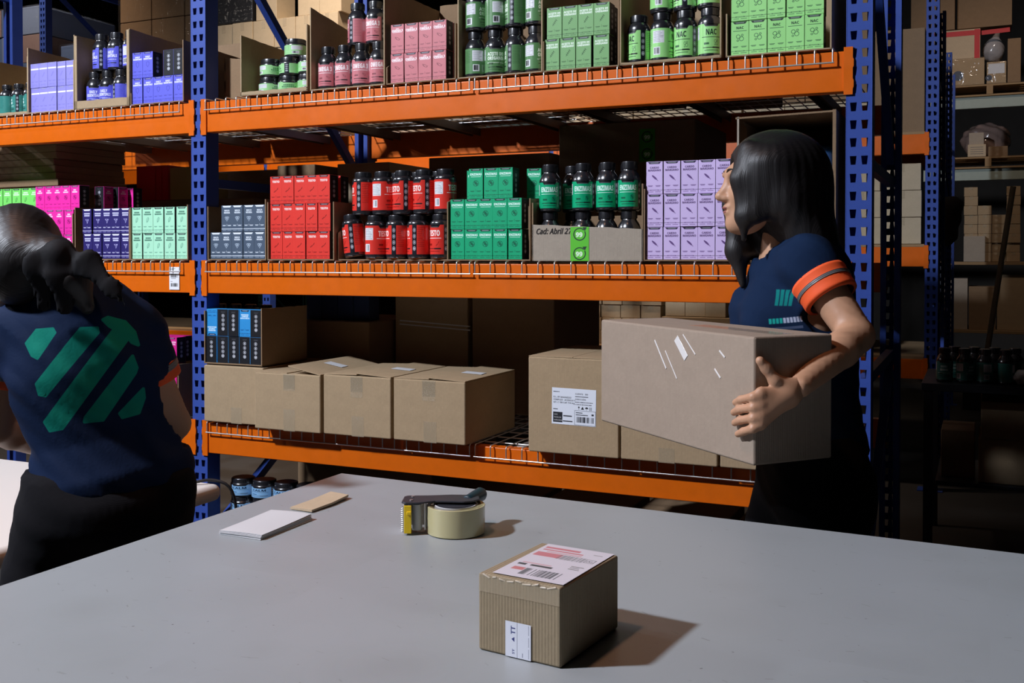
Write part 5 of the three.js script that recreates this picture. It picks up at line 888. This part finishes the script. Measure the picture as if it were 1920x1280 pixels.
// ======== woman at the left, seen from behind, bending over the folding table
{
  const A = axes([-0.66, 0, -0.75]);
  const q3 = 0.945, R3 = (o, f, u, l) => at(A, o, f * q3, u * q3, l * q3), pel = [1.005, 0.912, 1.470];
  BS = 0.945;
  const J = { pelvis: R3(pel, 0, 0, -0.016), waist: R3(pel, 0.0, 0.10, 0.0), chest: R3(pel, 0.0, 0.25, 0.034), upper: R3(pel, 0.0, 0.325, 0.052), neck: R3(pel, 0.006, 0.378, 0.085), head: R3(pel, 0.006, 0.43, 0.14),
    shL: R3(pel, 0.02, 0.322, 0.178), shR: R3(pel, 0.0, 0.318, -0.066), elL: R3(pel, 0.06, 0.115, 0.225), elR: R3(pel, 0.045, 0.105, -0.150), wrL: R3(pel, 0.29, 0.02, 0.16), wrR: R3(pel, 0.235, -0.03, -0.07),
    hipL: R3(pel, 0, 0, 0.068), hipR: R3(pel, 0, 0, -0.094), knL: R3(pel, 0.05, -0.44, 0.19), knR: R3(pel, 0.03, -0.44, -0.11), anL: R3(pel, 0.0, -0.87, 0.24), anR: R3(pel, -0.02, -0.87, -0.12) };
  const p = thing('person', 'woman seen from behind, teal stripes on her navy T-shirt, hair tied with a scarf', 'person', [0, 0, 0]);
  // head tilted forward and to the left
  const tilt = new THREE.Matrix4().makeBasis(V(...A.F), V(...A.U), V(...A.L)).multiply(new THREE.Matrix4().makeRotationZ(-0.42)).multiply(new THREE.Matrix4().makeRotationX(0.12)), e = tilt.elements;
  const HA = { F: [e[0], e[1], e[2]], U: [e[4], e[5], e[6]], L: [e[8], e[9], e[10]] }, o = R3(pel, 0.02, 0.452, 0.163), at3 = (f, u, l) => at(HA, o, f, u, l), B = [HA.F, HA.U, HA.L];
  const hands = ['L', 'R'].map((s) => { const w = J['wr' + s], d = unit(sub(w, J['el' + s])), sd = unit(cross(d, [0, 1, 0])), q = add(w, d, 0.05), sg = s === 'L' ? -1 : 1, fs = []; for (let i = 0; i < 4; i++) { const b = add(add(q, d, 0.035), sd, (i - 1.5) * 0.019), L = [0.030, 0.035, 0.033, 0.026][i]; fs.push([b, add(add(b, d, L), [0, -0.01, 0]), add(add(b, d, L * 1.6), [0, -0.028, 0]), add(add(b, d, L * 1.85), [0, -0.046, 0])]); } const th = [add(w, d, 0.02), add(add(q, sd, -0.035 * sg), [0, -0.01, 0]), add(add(add(q, sd, -0.045 * sg), d, 0.025), [0, -0.022, 0]), add(add(add(q, sd, -0.04 * sg), d, 0.045), [0, -0.032, 0])]; return handField(w, q, fs, th, [0, 1, 0]).mesh(); });
  mesh('body', merge([makeBody(J, A), headField(o, HA).mesh(), ...hands]), M.skin, p);
  const hf = new Field(o.map((v, i) => v - [0.26, 0.30, 0.26][i]), o.map((v, i) => v + [0.26, 0.2, 0.26][i]), 0.0055);
  hf.ell(at3(-0.012, 0.054, 0), [0.103, 0.093, 0.083], B, 0.02); hf.ell(at3(-0.04, 0.01, 0), [0.078, 0.092, 0.078], B, 0.03); hf.ell(at3(0.122, -0.01, 0), [0.085, 0.10, 0.10], B, 0.008, -1);
  const K0 = R3(pel, -0.085, 0.49, 0.088);          // knot at the back of the head
  hf.cap(at3(-0.08, 0.0, -0.01), K0, 0.05, 0.042, 0.04); hf.cap(K0, R3(pel, -0.115, 0.44, 0.05), 0.036, 0.034, 0.03); hf.cap(R3(pel, -0.115, 0.44, 0.05), R3(pel, -0.12, 0.385, 0.02), 0.034, 0.016, 0.03);
  hf.warp((x, y, z) => { const q = [x - o[0], y - o[1], z - o[2]], a = Math.atan2(q[0] * HA.L[0] + q[1] * HA.L[1] + q[2] * HA.L[2], q[0] * HA.U[0] + q[1] * HA.U[1] + q[2] * HA.U[2]); return 0.0005 * Math.sin(a * 40 + y * 6); });
  mesh('hair', hf.mesh(), M.hair, p);
  // black scarf: knot and two loose ends
  const scarfM = phy({ color: lin(0.006, 0.006, 0.008), roughness: 0.75, specularIntensity: 0.4 });
  const kn = R3(pel, -0.13, 0.495, 0.072), sc = new Field(kn.map((v) => v - 0.26), kn.map((v) => v + 0.14), 0.005);
  sc.ell(kn, [0.024, 0.030, 0.030], [A.F, A.U, A.L], 0.012);
  sc.cap(kn, R3(pel, -0.135, 0.468, 0.108), 0.014, 0.030, 0.012, A.F, 4.5); sc.cap(R3(pel, -0.135, 0.468, 0.108), R3(pel, -0.128, 0.395, 0.102), 0.030, 0.016, 0.012, A.F, 4.5);
  sc.cap(kn, R3(pel, -0.148, 0.455, 0.066), 0.014, 0.026, 0.012, A.F, 4.5); sc.cap(R3(pel, -0.148, 0.455, 0.066), R3(pel, -0.142, 0.388, 0.06), 0.026, 0.022, 0.012, A.F, 4.5);
  sc.cap(kn, R3(pel, -0.16, 0.478, 0.014), 0.014, 0.027, 0.012, A.F, 4.5); sc.cap(R3(pel, -0.16, 0.478, 0.014), R3(pel, -0.178, 0.425, -0.035), 0.027, 0.018, 0.012, A.F, 4.5); sc.cap(R3(pel, -0.178, 0.425, -0.035), R3(pel, -0.19, 0.388, -0.06), 0.018, 0.005, 0.012, A.F, 4);
  sc.warp((x, y, z) => 0.0013 * Math.sin((x + z) * 90 + y * 40)); mesh('hair_scarf', sc.mesh(), scarfM, p);
  const sg = shirt(J, A, [0, 0.885, 0], 0.44, { hip: 0.176 }); const c0 = J.chest, pos = sg.attributes.position, nor = sg.attributes.normal, uv = sg.attributes.uv, rt = A.L.map((v) => -v);
  for (let i = 0; i < pos.count; i++) { const d = [pos.getX(i) - c0[0], pos.getY(i) - c0[1], pos.getZ(i) - c0[2]], back = -(nor.getX(i) * A.F[0] + nor.getZ(i) * A.F[2]); const ok = back > -0.25; uv.setXY(i, ok ? 0.5 + (d[0] * rt[0] + d[2] * rt[2]) / 0.49 : 0.01, ok ? 0.5 + d[1] / 0.49 : 0.01); }
  const stripes = canvasTex(1024, 1024, (g) => {
    g.fillStyle = '#0f2140'; g.fillRect(0, 0, 1024, 1024); g.fillStyle = '#0b8673'; g.strokeStyle = '#0b8673'; g.lineJoin = 'round'; g.lineWidth = 14;
    const q = (pts) => { g.beginPath(); pts.forEach(([x, y], i) => { const a = (0.5 + x / 0.52) * 1024, b = (0.5 - y / 0.52) * 1024; i ? g.lineTo(a, b) : g.moveTo(a, b); }); g.closePath(); g.fill(); g.stroke(); };
    STRIPES.forEach(q);
  });
  mesh('shirt', sg, phy({ map: stripes, bumpMap: clothBump, bumpScale: 0.0004, roughness: 0.8, specularIntensity: 0.3 }), p);
  for (const s of ['L', 'R']) { mesh('sleeve_band', band(J['sh' + s], J['el' + s], 0.25, 0.52, 0.0605, 0.057), M.cuff, p); mesh('reflective_stripe', band(J['sh' + s], J['el' + s], 0.36, 0.43, 0.0602, 0.0593), M.reflect, p); }
  mesh('trousers', trousers(J, A, [0, 0.935, 0]), M.trousers, p);
  mesh('shoe', shoe(J.anL, A.F), M.black, p); mesh('shoe', shoe(J.anR, A.F), M.black, p);
}
// ---------------------------------------------------------------- second rack, across the aisle
const Z2 = -3.4, bayX = [2.384, -0.016, -2.416, -4.816];
const lev2 = [[2.093, 'top'], [1.432, 'middle'], [0.77, 'lower']];
['right end of the second rack, beyond the near rack', 'middle of the second rack, between the right and middle bays', 'second rack, behind the left blue post of the near rack', 'far left of the second rack, above the teal bottles'].forEach((w, i) => frame(`blue slotted frame, ${w}`, bayX[i] + BW / 2, Z2, 1.2, [3.06, 4.06, 2.13, 4.06][i], M.blue, zig(1.2, [3.0, 4.0, 2.1, 4.0][i], [0.35, 0.2, 0.2, 0.2][i])));
frame('blue slotted frame of the third rack, seen end on past the second rack', 2.42, -6.1, 1.2, 3.06, M.blue, zig(1.2, 3.0, 0.2));
for (let b = 0; b < 3; b++) for (const [y, nm] of lev2) {
  const x0 = bayX[b + 1] + BW, len = bayX[b] - x0, w = ['right', 'middle', 'left'][b];
  beam(`orange beam along the front of the second rack, ${nm} level, ${w} bay`, x0, y, Z2, M.orange, 0, len);
  beam(`orange beam along the rear of the second rack, ${nm} level, ${w} bay`, x0 + len, y, Z2 - 1.2, M.orange, Math.PI, len);
  const d = thing('deck_boards', `chipboard decking of the second rack, ${nm} level, ${w} bay`, 'shelf deck', [x0, y + 0.0005, Z2]);
  for (let i = 0; i < 4; i++) mesh('board', box(len / 4 - 0.006, 0.016, 1.18, 0.001).translate((i + 0.5) * len / 4, 0.008, -0.6), M.wood, d);
}
function stack(desc, x0, z, y, w, h, d, cols, rows, mat, group, o = {}) {   // plain cartons in rows, each its own box
  let root = null; const g = box(w - 0.004, h - 0.002, d, 0.003).translate(0, h / 2, 0);
  for (let r = 0; r < rows; r++) for (let c = 0; c < cols; c++) {
    if (o.skip && o.skip(r, c)) continue;
    const pos = [x0 + (c + 0.5) * w + rr(-0.003, 0.003) + (o.off && r & 1 ? o.off : 0), y + r * h + 0.0005, z - d / 2 + rr(-0.012, 0.006)], label = `${desc}, ${NUM[r]} row up, ${NUM[c]} from left`;
    if (!root) { root = thing('plain_carton', label, 'carton', pos, 0, group); mesh('carton_body', g, mat, root); mesh('tape_strip', box(0.035, h * 0.3, 0.0006, 0.0002).translate(0, h * 0.85, d / 2 + 0.0004), M.tapeClear, root); } else copy(root, pos, rr(-0.015, 0.015), label, group);
  }
}
const NUM = ['first', 'second', 'third', 'fourth', 'fifth', 'sixth', 'seventh', 'eighth'];
{ const y = 2.11;
  stack('cream carton stacked beyond the blue post', -2.92, Z2 - 0.03, y, 0.20, 0.2215, 0.24, 6, 6, M.cream, 'cream cartons on the second rack', { skip: (r, c) => (r === 5 && (c < 2 || c === 3)), off: 0.02 });
  stack('cream carton seen through the deck at right', 1.30, Z2 - 0.09, y, 0.26, 0.215, 0.3, 3, 1, M.cream, 'cream cartons on the second rack, right bay', {});
  stack('cream carton seen through the middle of the deck', 0.09, Z2 - 0.09, y, 0.24, 0.24, 0.3, 5, 1, M.cream, 'cream cartons on the second rack, middle bay', {});
  cardbox('dark brown box at the right end of the second rack, top level', 2.09, 2.375, y, 0.62, Z2 - 0.08, Z2 - 0.6, { mat: M.boardDark });
  stack('dark brown carton above the cream ones', 1.30, Z2 - 0.09, y + 0.216, 0.385, 0.33, 0.4, 2, 3, M.boardDark, 'dark cartons on the second rack');
  const crate = thing('plastic_crate', 'black wrapped crate on top of the cream cartons beside the blue post', 'crate', [-2.715, y + 5 * 0.2215 + 0.001, Z2 - 0.16]);
  mesh('crate_body', box(0.36, 0.34, 0.24, 0.01).translate(0, 0.17, 0), M.black, crate); mesh('stretch_film', box(0.37, 0.345, 0.25, 0.02, 2).translate(0, 0.1725, 0), M.film, crate);
  const load = (label, x0, x1, y0, h, z, d, mat, nx, ny, name = 'wrapped_load') => {
    const t = thing(name, label, 'wrapped boxes', [(x0 + x1) / 2, y0, z - d / 2]), w = x1 - x0, g = box(w / nx - 0.008, h / ny - 0.004, d - 0.02, 0.006);
    for (let i = 0; i < nx; i++) for (let k = 0; k < ny; k++) mesh('box', g, Array.isArray(mat) ? mat[(i + k * 2) % mat.length] : mat, t, [-w / 2 + (i + 0.5) * w / nx, (k + 0.5) * h / ny, rr(-0.008, 0.004)]);
    mesh('stretch_film', metreUV(new RoundedBoxGeometry(w + 0.02, h + 0.012, d + 0.02, 3, 0.03)).translate(0, h / 2 + 0.006, 0), M.film, t); return t;
  };
  const bl = [std({ color: lin(0.08, 0.13, 0.26), roughness: 0.6 }), std({ color: lin(0.16, 0.22, 0.36), roughness: 0.6 }), std({ color: lin(0.22, 0.16, 0.16), roughness: 0.6 })];
  load('wrapped load of pale blue boxes high on the second rack at the far left', -5.9, -4.95, y, 1.5, Z2 - 0.1, 0.9, bl, 4, 6);
  load('wrapped load of blue boxes beside the far left blue frame', -4.72, -4.22, y, 1.12, Z2 - 0.12, 0.8, bl, 2, 4);
  load('tall wrapped load of brown boxes above the violet bottles', -4.1, -3.02, y, 1.7, Z2 - 0.2, 0.9, M.boardDark, 3, 4);
  load('wrapped brown load behind the pink bottles, high on the second rack', -2.0, -1.0, y, 1.1, Z2 - 0.5, 0.6, [M.boardDark, M.boardGrey], 3, 3);
  // middle level
  stack('cream carton beyond the right blue post', 1.91, Z2 - 0.08, 1.4495, 0.225, 0.16, 0.3, 2, 3, M.cream, 'cream cartons with line print');
  cardbox('dark brown box on the second rack, middle level, behind the lilac cartons', 1.1, 1.85, 1.4495, 0.36, Z2 - 0.1, Z2 - 0.6, { mat: M.boardDark });
  cardbox('dark brown box on the second rack, middle level, behind the red bottles', -0.9, -0.1, 1.4495, 0.42, Z2 - 0.1, Z2 - 0.6, { mat: M.boardDark });
  // lower level, seen through the gap above the carried box
  stack('small brown carton low on the second rack', 0.065, Z2 - 0.08, 0.7875, 0.14, 0.088, 0.3, 5, 5, M.board, 'small brown cartons on the lower level', { off: 0.012 });
  stack('white carton above the carried box', 0.80, Z2 - 0.05, 0.985, 0.135, 0.13, 0.2, 3, 1, M.cream, 'white cartons on the lower level');
  cardbox('brown box under the white cartons low on the second rack', 0.79, 1.30, 0.7875, 0.196, Z2 - 0.02, Z2 - 0.5, { mat: M.board });
  cardbox('brown box low on the second rack, right of the white cartons', 1.34, 1.9, 0.7875, 0.34, Z2 - 0.15, Z2 - 0.6, { mat: M.boardDark });
}
// low boxes along the rear edge of the near rack's top shelf
for (let i = 0; i < 3; i++) cardbox(`low dark box on the rear edge of the top shelf, right bay, ${COLN[3][i]}`, 0.05 + i * 0.33, 0.37 + i * 0.33, shelf.top + 0.0003, 0.2, -0.965, -1.16, { mat: M.boardDark });
for (let i = 0; i < 3; i++) cardbox(`low dark box on the rear edge of the top shelf, left bay, ${COLN[3][i]}`, -1.5 + i * 0.45, -1.07 + i * 0.45, shelf.top + 0.0003, 0.2, -0.965, -1.16, { mat: M.boardDark });
// tall goods on the rear half of the near rack's top shelf
cardbox('tall dark box at the back of the top shelf, behind the green bottles', 1.06, 1.60, shelf.top + 0.0003, 0.42, -0.45, -1.0, { mat: M.boardDark });
cardbox('tall dark box at the back of the top shelf, behind the lime bottles', 1.62, 1.96, shelf.top + 0.0003, 0.44, -0.45, -1.12, { mat: M.boardDark });
// ---------------------------------------------------------------- third rack, pale green beams, at the end of the side aisle
const Z3 = -8.4;
['far left', 'left', 'middle left', 'middle', 'right'].forEach((w, i) => frame(`dark green frame of the farthest rack, ${w} one`, -9.65 + i * 3.25, Z3, 1.1, 5.1, M.teal, zig(1.1, 5, 0.3)));
frame('dark green frame of the farthest rack at its right end', 6.6, Z3, 1.1, 5.1, M.teal, zig(1.1, 5, 0.3));
const pallet = (label, x, y, z, w = 1.1, d = 0.9) => {
  const t = thing('wooden_pallet', label, 'pallet', [x, y, z]);
  for (let i = 0; i < 6; i++) mesh('deck_board', box(w, 0.018, d / 8, 0.001).translate(0, 0.111, -d / 2 + (i + 0.5) * d / 6), M.wood, t);
  for (const i of [-1, 0, 1]) mesh('stringer', box(0.06, 0.084, d, 0.001).translate(i * (w / 2 - 0.03), 0.06, 0), M.wood, t);
  for (const i of [-1, 0, 1]) mesh('bottom_board', box(w, 0.018, 0.09, 0.001).translate(0, 0.009, i * (d / 2 - 0.05)), M.wood, t);
  return t;
};
for (const [y, nm] of [[2.265, 'second'], [2.995, 'third'], [4.36, 'fifth'], [3.68, 'fourth']]) for (let i = 0; i < 5; i++) {
  if (nm === 'fourth' && i !== 4 && i !== 2) continue;
  beam(`pale green beam of the farthest rack, ${nm} level, ${['first', 'second', 'third', 'fourth', 'fifth'][i]} bay from left`, -9.65 + BW / 2 + i * 3.25, y, Z3, M.paleGreen, 0, 3.25 - BW);
}
{
  const z = Z3 - 0.42;
  pallet('wooden pallet on the upper pale green beam at the right', 2.75, 2.9965, z); pallet('wooden pallet on the lower pale green beam at the right', 2.74, 2.2665, z);
  pallet('wooden pallet high on the farthest rack above the salmon cartons', -3.85, 4.3615, z); pallet('second wooden pallet high on the farthest rack', -2.45, 4.3615, z);
  const b1 = cardbox('brown box wrapped in film with a grey round print, on the upper pallet', 2.33, 2.70, 3.118, 0.27, z + 0.43, z, { mat: M.board });
  mesh('round_print', new THREE.CircleGeometry(0.05, 24).translate(-0.06, 0.1, 0.2155), M.plate, b1); mesh('stretch_film', box(0.385, 0.28, 0.44, 0.02, 2).translate(0, 0.141, 0), M.film, b1);
  const b2 = cardbox('brown box with a white address sheet, right one on the upper pallet', 2.72, 2.90, 3.118, 0.22, z + 0.43, z, { mat: M.board });
  mesh('address_sheet', box(0.15, 0.1, 0.001, 0.0003).translate(0, 0.15, 0.2155), M.paper, b2); mesh('round_print', new THREE.CircleGeometry(0.03, 24).translate(-0.07, 0.06, 0.2155), M.plate, b2); mesh('stretch_film', box(0.19, 0.226, 0.44, 0.02, 2).translate(0, 0.112, 0), M.film, b2);
  const b3 = cardbox('pale brown box strapped with red tape, stacked on the upper pallet', 2.2, 2.66, 3.392, 0.30, z + 0.4, z, { mat: M.boardPale });
  mesh('red_tape', box(0.462, 0.05, 0.001, 0.0003).translate(0, 0.26, 0.2009), M.red, b3); mesh('red_tape', box(0.05, 0.30, 0.001, 0.0003).translate(0.2, 0.145, 0.2012), M.red, b3);
  const sf = new Field([2.6, 3.35, z + 0.1], [3.0, 3.85, z + 0.5], 0.02); sf.ell([2.785, 3.475, z + 0.25], [0.105, 0.125, 0.12], [[1, 0, 0], [0, 1, 0], [0, 0, 1]], 0.05); sf.cap([2.79, 3.56, z + 0.25], [2.82, 3.68, z + 0.25], 0.05, 0.02, 0.05); sf.warp((x, y, zz) => 0.008 * Math.sin(x * 60 + y * 40) * Math.sin(y * 70 - zz * 50)); tag(mesh('plastic_bundle', sf.mesh(), phy({ color: lin(0.34, 0.33, 0.34), roughness: 0.2, clearcoat: 1, clearcoatRoughness: 0.1 })), 'crumpled silver grey plastic bundle beside the red taped box', 'plastic bundle');
  mesh('red_strap', box(0.26, 0.045, 0.002, 0.0005), M.red, null, [2.80, 3.645, z + 0.42], [0, 0, 0.04]).userData = { label: 'red strap running right from the taped box across the plastic bundle', category: 'strap' };
  const dk = cardbox('dark brown board standing in front of the upper pallet at the right', 2.91, 3.03, 3.118, 0.44, z + 0.43, z + 0.3, { mat: M.boardDark });
  cardbox('tall brown box above the red taped box at the top right', 2.0, 2.42, 3.7005, 0.55, z + 0.4, z, { mat: M.boardDark }); cardbox('second tall brown box at the top right corner', 2.44, 2.95, 3.72, 0.5, z + 0.3, z - 0.1, { mat: M.boardDark });
  // lower pallet goods
  const c1 = cardbox('small pale carton with printed lines on the lower pallet', 2.55, 2.72, 2.388, 0.125, z + 0.43, z + 0.2, { mat: M.boardPale }); for (let i = 0; i < 4; i++) mesh('printed_line', box(0.12, 0.004, 0.0006, 0.0002).translate(0, 0.03 + i * 0.022, 0.1155), M.plate, c1);
  cardbox('small brown carton beside the printed one on the lower pallet', 2.74, 2.92, 2.388, 0.10, z + 0.40, z + 0.15, { mat: M.boardDark });
  cardbox('brown carton standing on the printed carton, lower pallet', 2.56, 2.70, 2.514, 0.12, z + 0.40, z + 0.25, { mat: M.boardGrey });
  const s2 = new Field([2.4, 2.38, z - 0.3], [3.05, 2.95, z + 0.3], 0.022); s2.ell([2.72, 2.585, z - 0.05], [0.24, 0.19, 0.16], [[1, 0, 0], [0, 1, 0], [0, 0, 1]], 0.06); s2.warp((x, y, zz) => 0.018 * Math.sin(x * 30 + y * 24) * Math.sin(y * 36 - zz * 30)); tag(mesh('wrapped_bundle', s2.mesh(), phy({ color: lin(0.30, 0.21, 0.18), roughness: 0.22, clearcoat: 1, clearcoatRoughness: 0.1 })), 'brown goods bundled in shiny film behind the cartons of the lower pallet', 'wrapped bundle');
  // stacks of small brown cartons below
  const sh = thing('shelf_unit', 'dark shelf unit under the pile of small cartons at the right edge', 'shelf unit', [2.28, 0, z + 0.1]);
  mesh('shelf_board', boxAt(0, 0.95, 1.29, 1.32, -0.42, 0.42), M.wood, sh); mesh('shelf_board', boxAt(0, 0.95, 0.60, 0.63, -0.42, 0.42), M.wood, sh); for (const [a, b] of [[0.02, -0.4], [0.93, -0.4], [0.02, 0.4], [0.93, 0.4]]) mesh('post', boxAt(a - 0.018, a + 0.018, 0, 1.29, b - 0.018, b + 0.018), M.plate, sh);
  cardbox('pinkish brown carton on the dark shelf unit, leftmost', 2.32, 2.56, 0.6305, 0.52, z + 0.48, z, { mat: M.boardGrey }); cardbox('dark carton on the dark shelf unit, middle', 2.57, 2.82, 0.6305, 0.44, z + 0.46, z, { mat: M.boardDark }); cardbox('brown carton on the dark shelf unit, rightmost', 2.83, 3.17, 0.6305, 0.56, z + 0.44, z, { mat: M.board });
  stack('small carton in the uneven pile at right', 2.52, z + 0.42, 1.3205, 0.13, 0.095, 0.2, 4, 8, M.board, 'small brown cartons in the uneven pile', { skip: (r, c) => r > [7, 5, 4, 7][c] });
  cardbox('open grey brown carton in front of the uneven pile', 2.52, 2.72, 1.3205, 0.26, z + 0.52, z + 0.43, { mat: M.boardGrey });
  const bag = new Field([2.35, 1.35, -5.25], [2.7, 1.95, -4.75], 0.016); bag.cap([2.47, 1.72, -5], [2.46, 1.52, -5], 0.10, 0.07, 0.05); bag.warp((x, y, zz) => 0.006 * Math.sin(x * 50 + y * 44)); tag(mesh('cloth_bag', bag.mesh(), std({ color: lin(0.16, 0.13, 0.12), roughness: 0.95 })), 'grey brown cloth bag hanging beside the third blue frame', 'bag');
  mesh('bag_cord', rod([2.47, 1.8, -5], [2.42, 2.2, -5.0], 0.004), M.black).userData = { label: 'thin dark cord holding the cloth bag', category: 'cord' };
  const br = thing('broom', 'wooden broom leaning in the dark aisle at the right', 'broom', [0, 0, 0]); mesh('broom_stick', rod([2.70, 0.25, -7.0], [2.935, 1.99, -6.95], 0.024, 12), M.boardPale, br); mesh('broom_head', box(0.3, 0.06, 0.07, 0.01).translate(2.685, 0.22, -7.0), M.wood, br); mesh('bristles', box(0.29, 0.19, 0.05, 0.004).translate(2.685, 0.1, -7.0), M.black, br);
  const wp = mesh('white_panel', box(0.5, 0.9, 0.03, 0.004), M.whitePlastic, null, [3.27, 1.85, -5.6]); tag(wp, 'white panel standing at the right edge of the picture', 'panel');
  mesh('panel_post', box(0.05, 1.4, 0.05, 0.004), M.plate, null, [3.2, 0.7, -5.6]).userData = { label: 'dark post under the white panel', category: 'post' };
}
{ // dark steel table in the side aisle with jars on it, boxes below
  const t = thing('steel_table', 'dark steel table with jars in the side aisle at the right', 'table', [0, 0, 0]);
  mesh('table_top', boxAt(2.44, 3.7, 0.765, 0.80, -2.62, -1.95, 0.004), M.plate, t); mesh('lower_shelf', boxAt(2.5, 3.6, 0.33, 0.35, -2.6, -2.0, 0.004), M.plate, t);
  for (const [x, z] of [[2.47, -1.98], [3.67, -1.98], [2.47, -2.59], [3.67, -2.59]]) mesh('leg', boxAt(x - 0.02, x + 0.02, 0, 0.765, z - 0.02, z + 0.02), M.plate, t);
  for (let i = 0; i < 4; i++) for (let k = 0; k < 2; k++) bottle('teal', 'tall', [2.535 + i * 0.085 + k * 0.04, 0.8005, -2.06 - k * 0.1], FRONT + i, `dark jar on the steel table, ${['front', 'rear'][k]} row, ${COLN[4][i]}`, 'dark bottles on the steel table');
  const cb = new Field([2.80, 0.78, -2.15], [2.97, 0.95, -1.95], 0.007); cb.ell([2.87, 0.835, -2.05], [0.05, 0.036, 0.04], [[1, 0, 0], [0, 1, 0], [0, 0, 1]], 0.02); cb.warp((x, y, z) => 0.006 * Math.sin(x * 120) * Math.sin(y * 110 + z * 90)); tag(mesh('crumpled_cloth', cb.mesh(), M.whitePlastic), 'crumpled pale cloth on the steel table beside the dark jars', 'cloth');
  cardbox('brown box with worn edges on the lower shelf of the steel table', 2.68, 3.05, 0.351, 0.2, -2.03, -2.4, { mat: M.board }); cardbox('second brown box on top of the worn one under the steel table', 2.69, 3.03, 0.552, 0.17, -2.03, -2.4, { mat: M.board });
  cardbox('low dark box on the lower shelf of the steel table at the left', 2.52, 2.665, 0.351, 0.22, -2.1, -2.4, { mat: M.boardDark });
}
renderer.render(scene, camera);
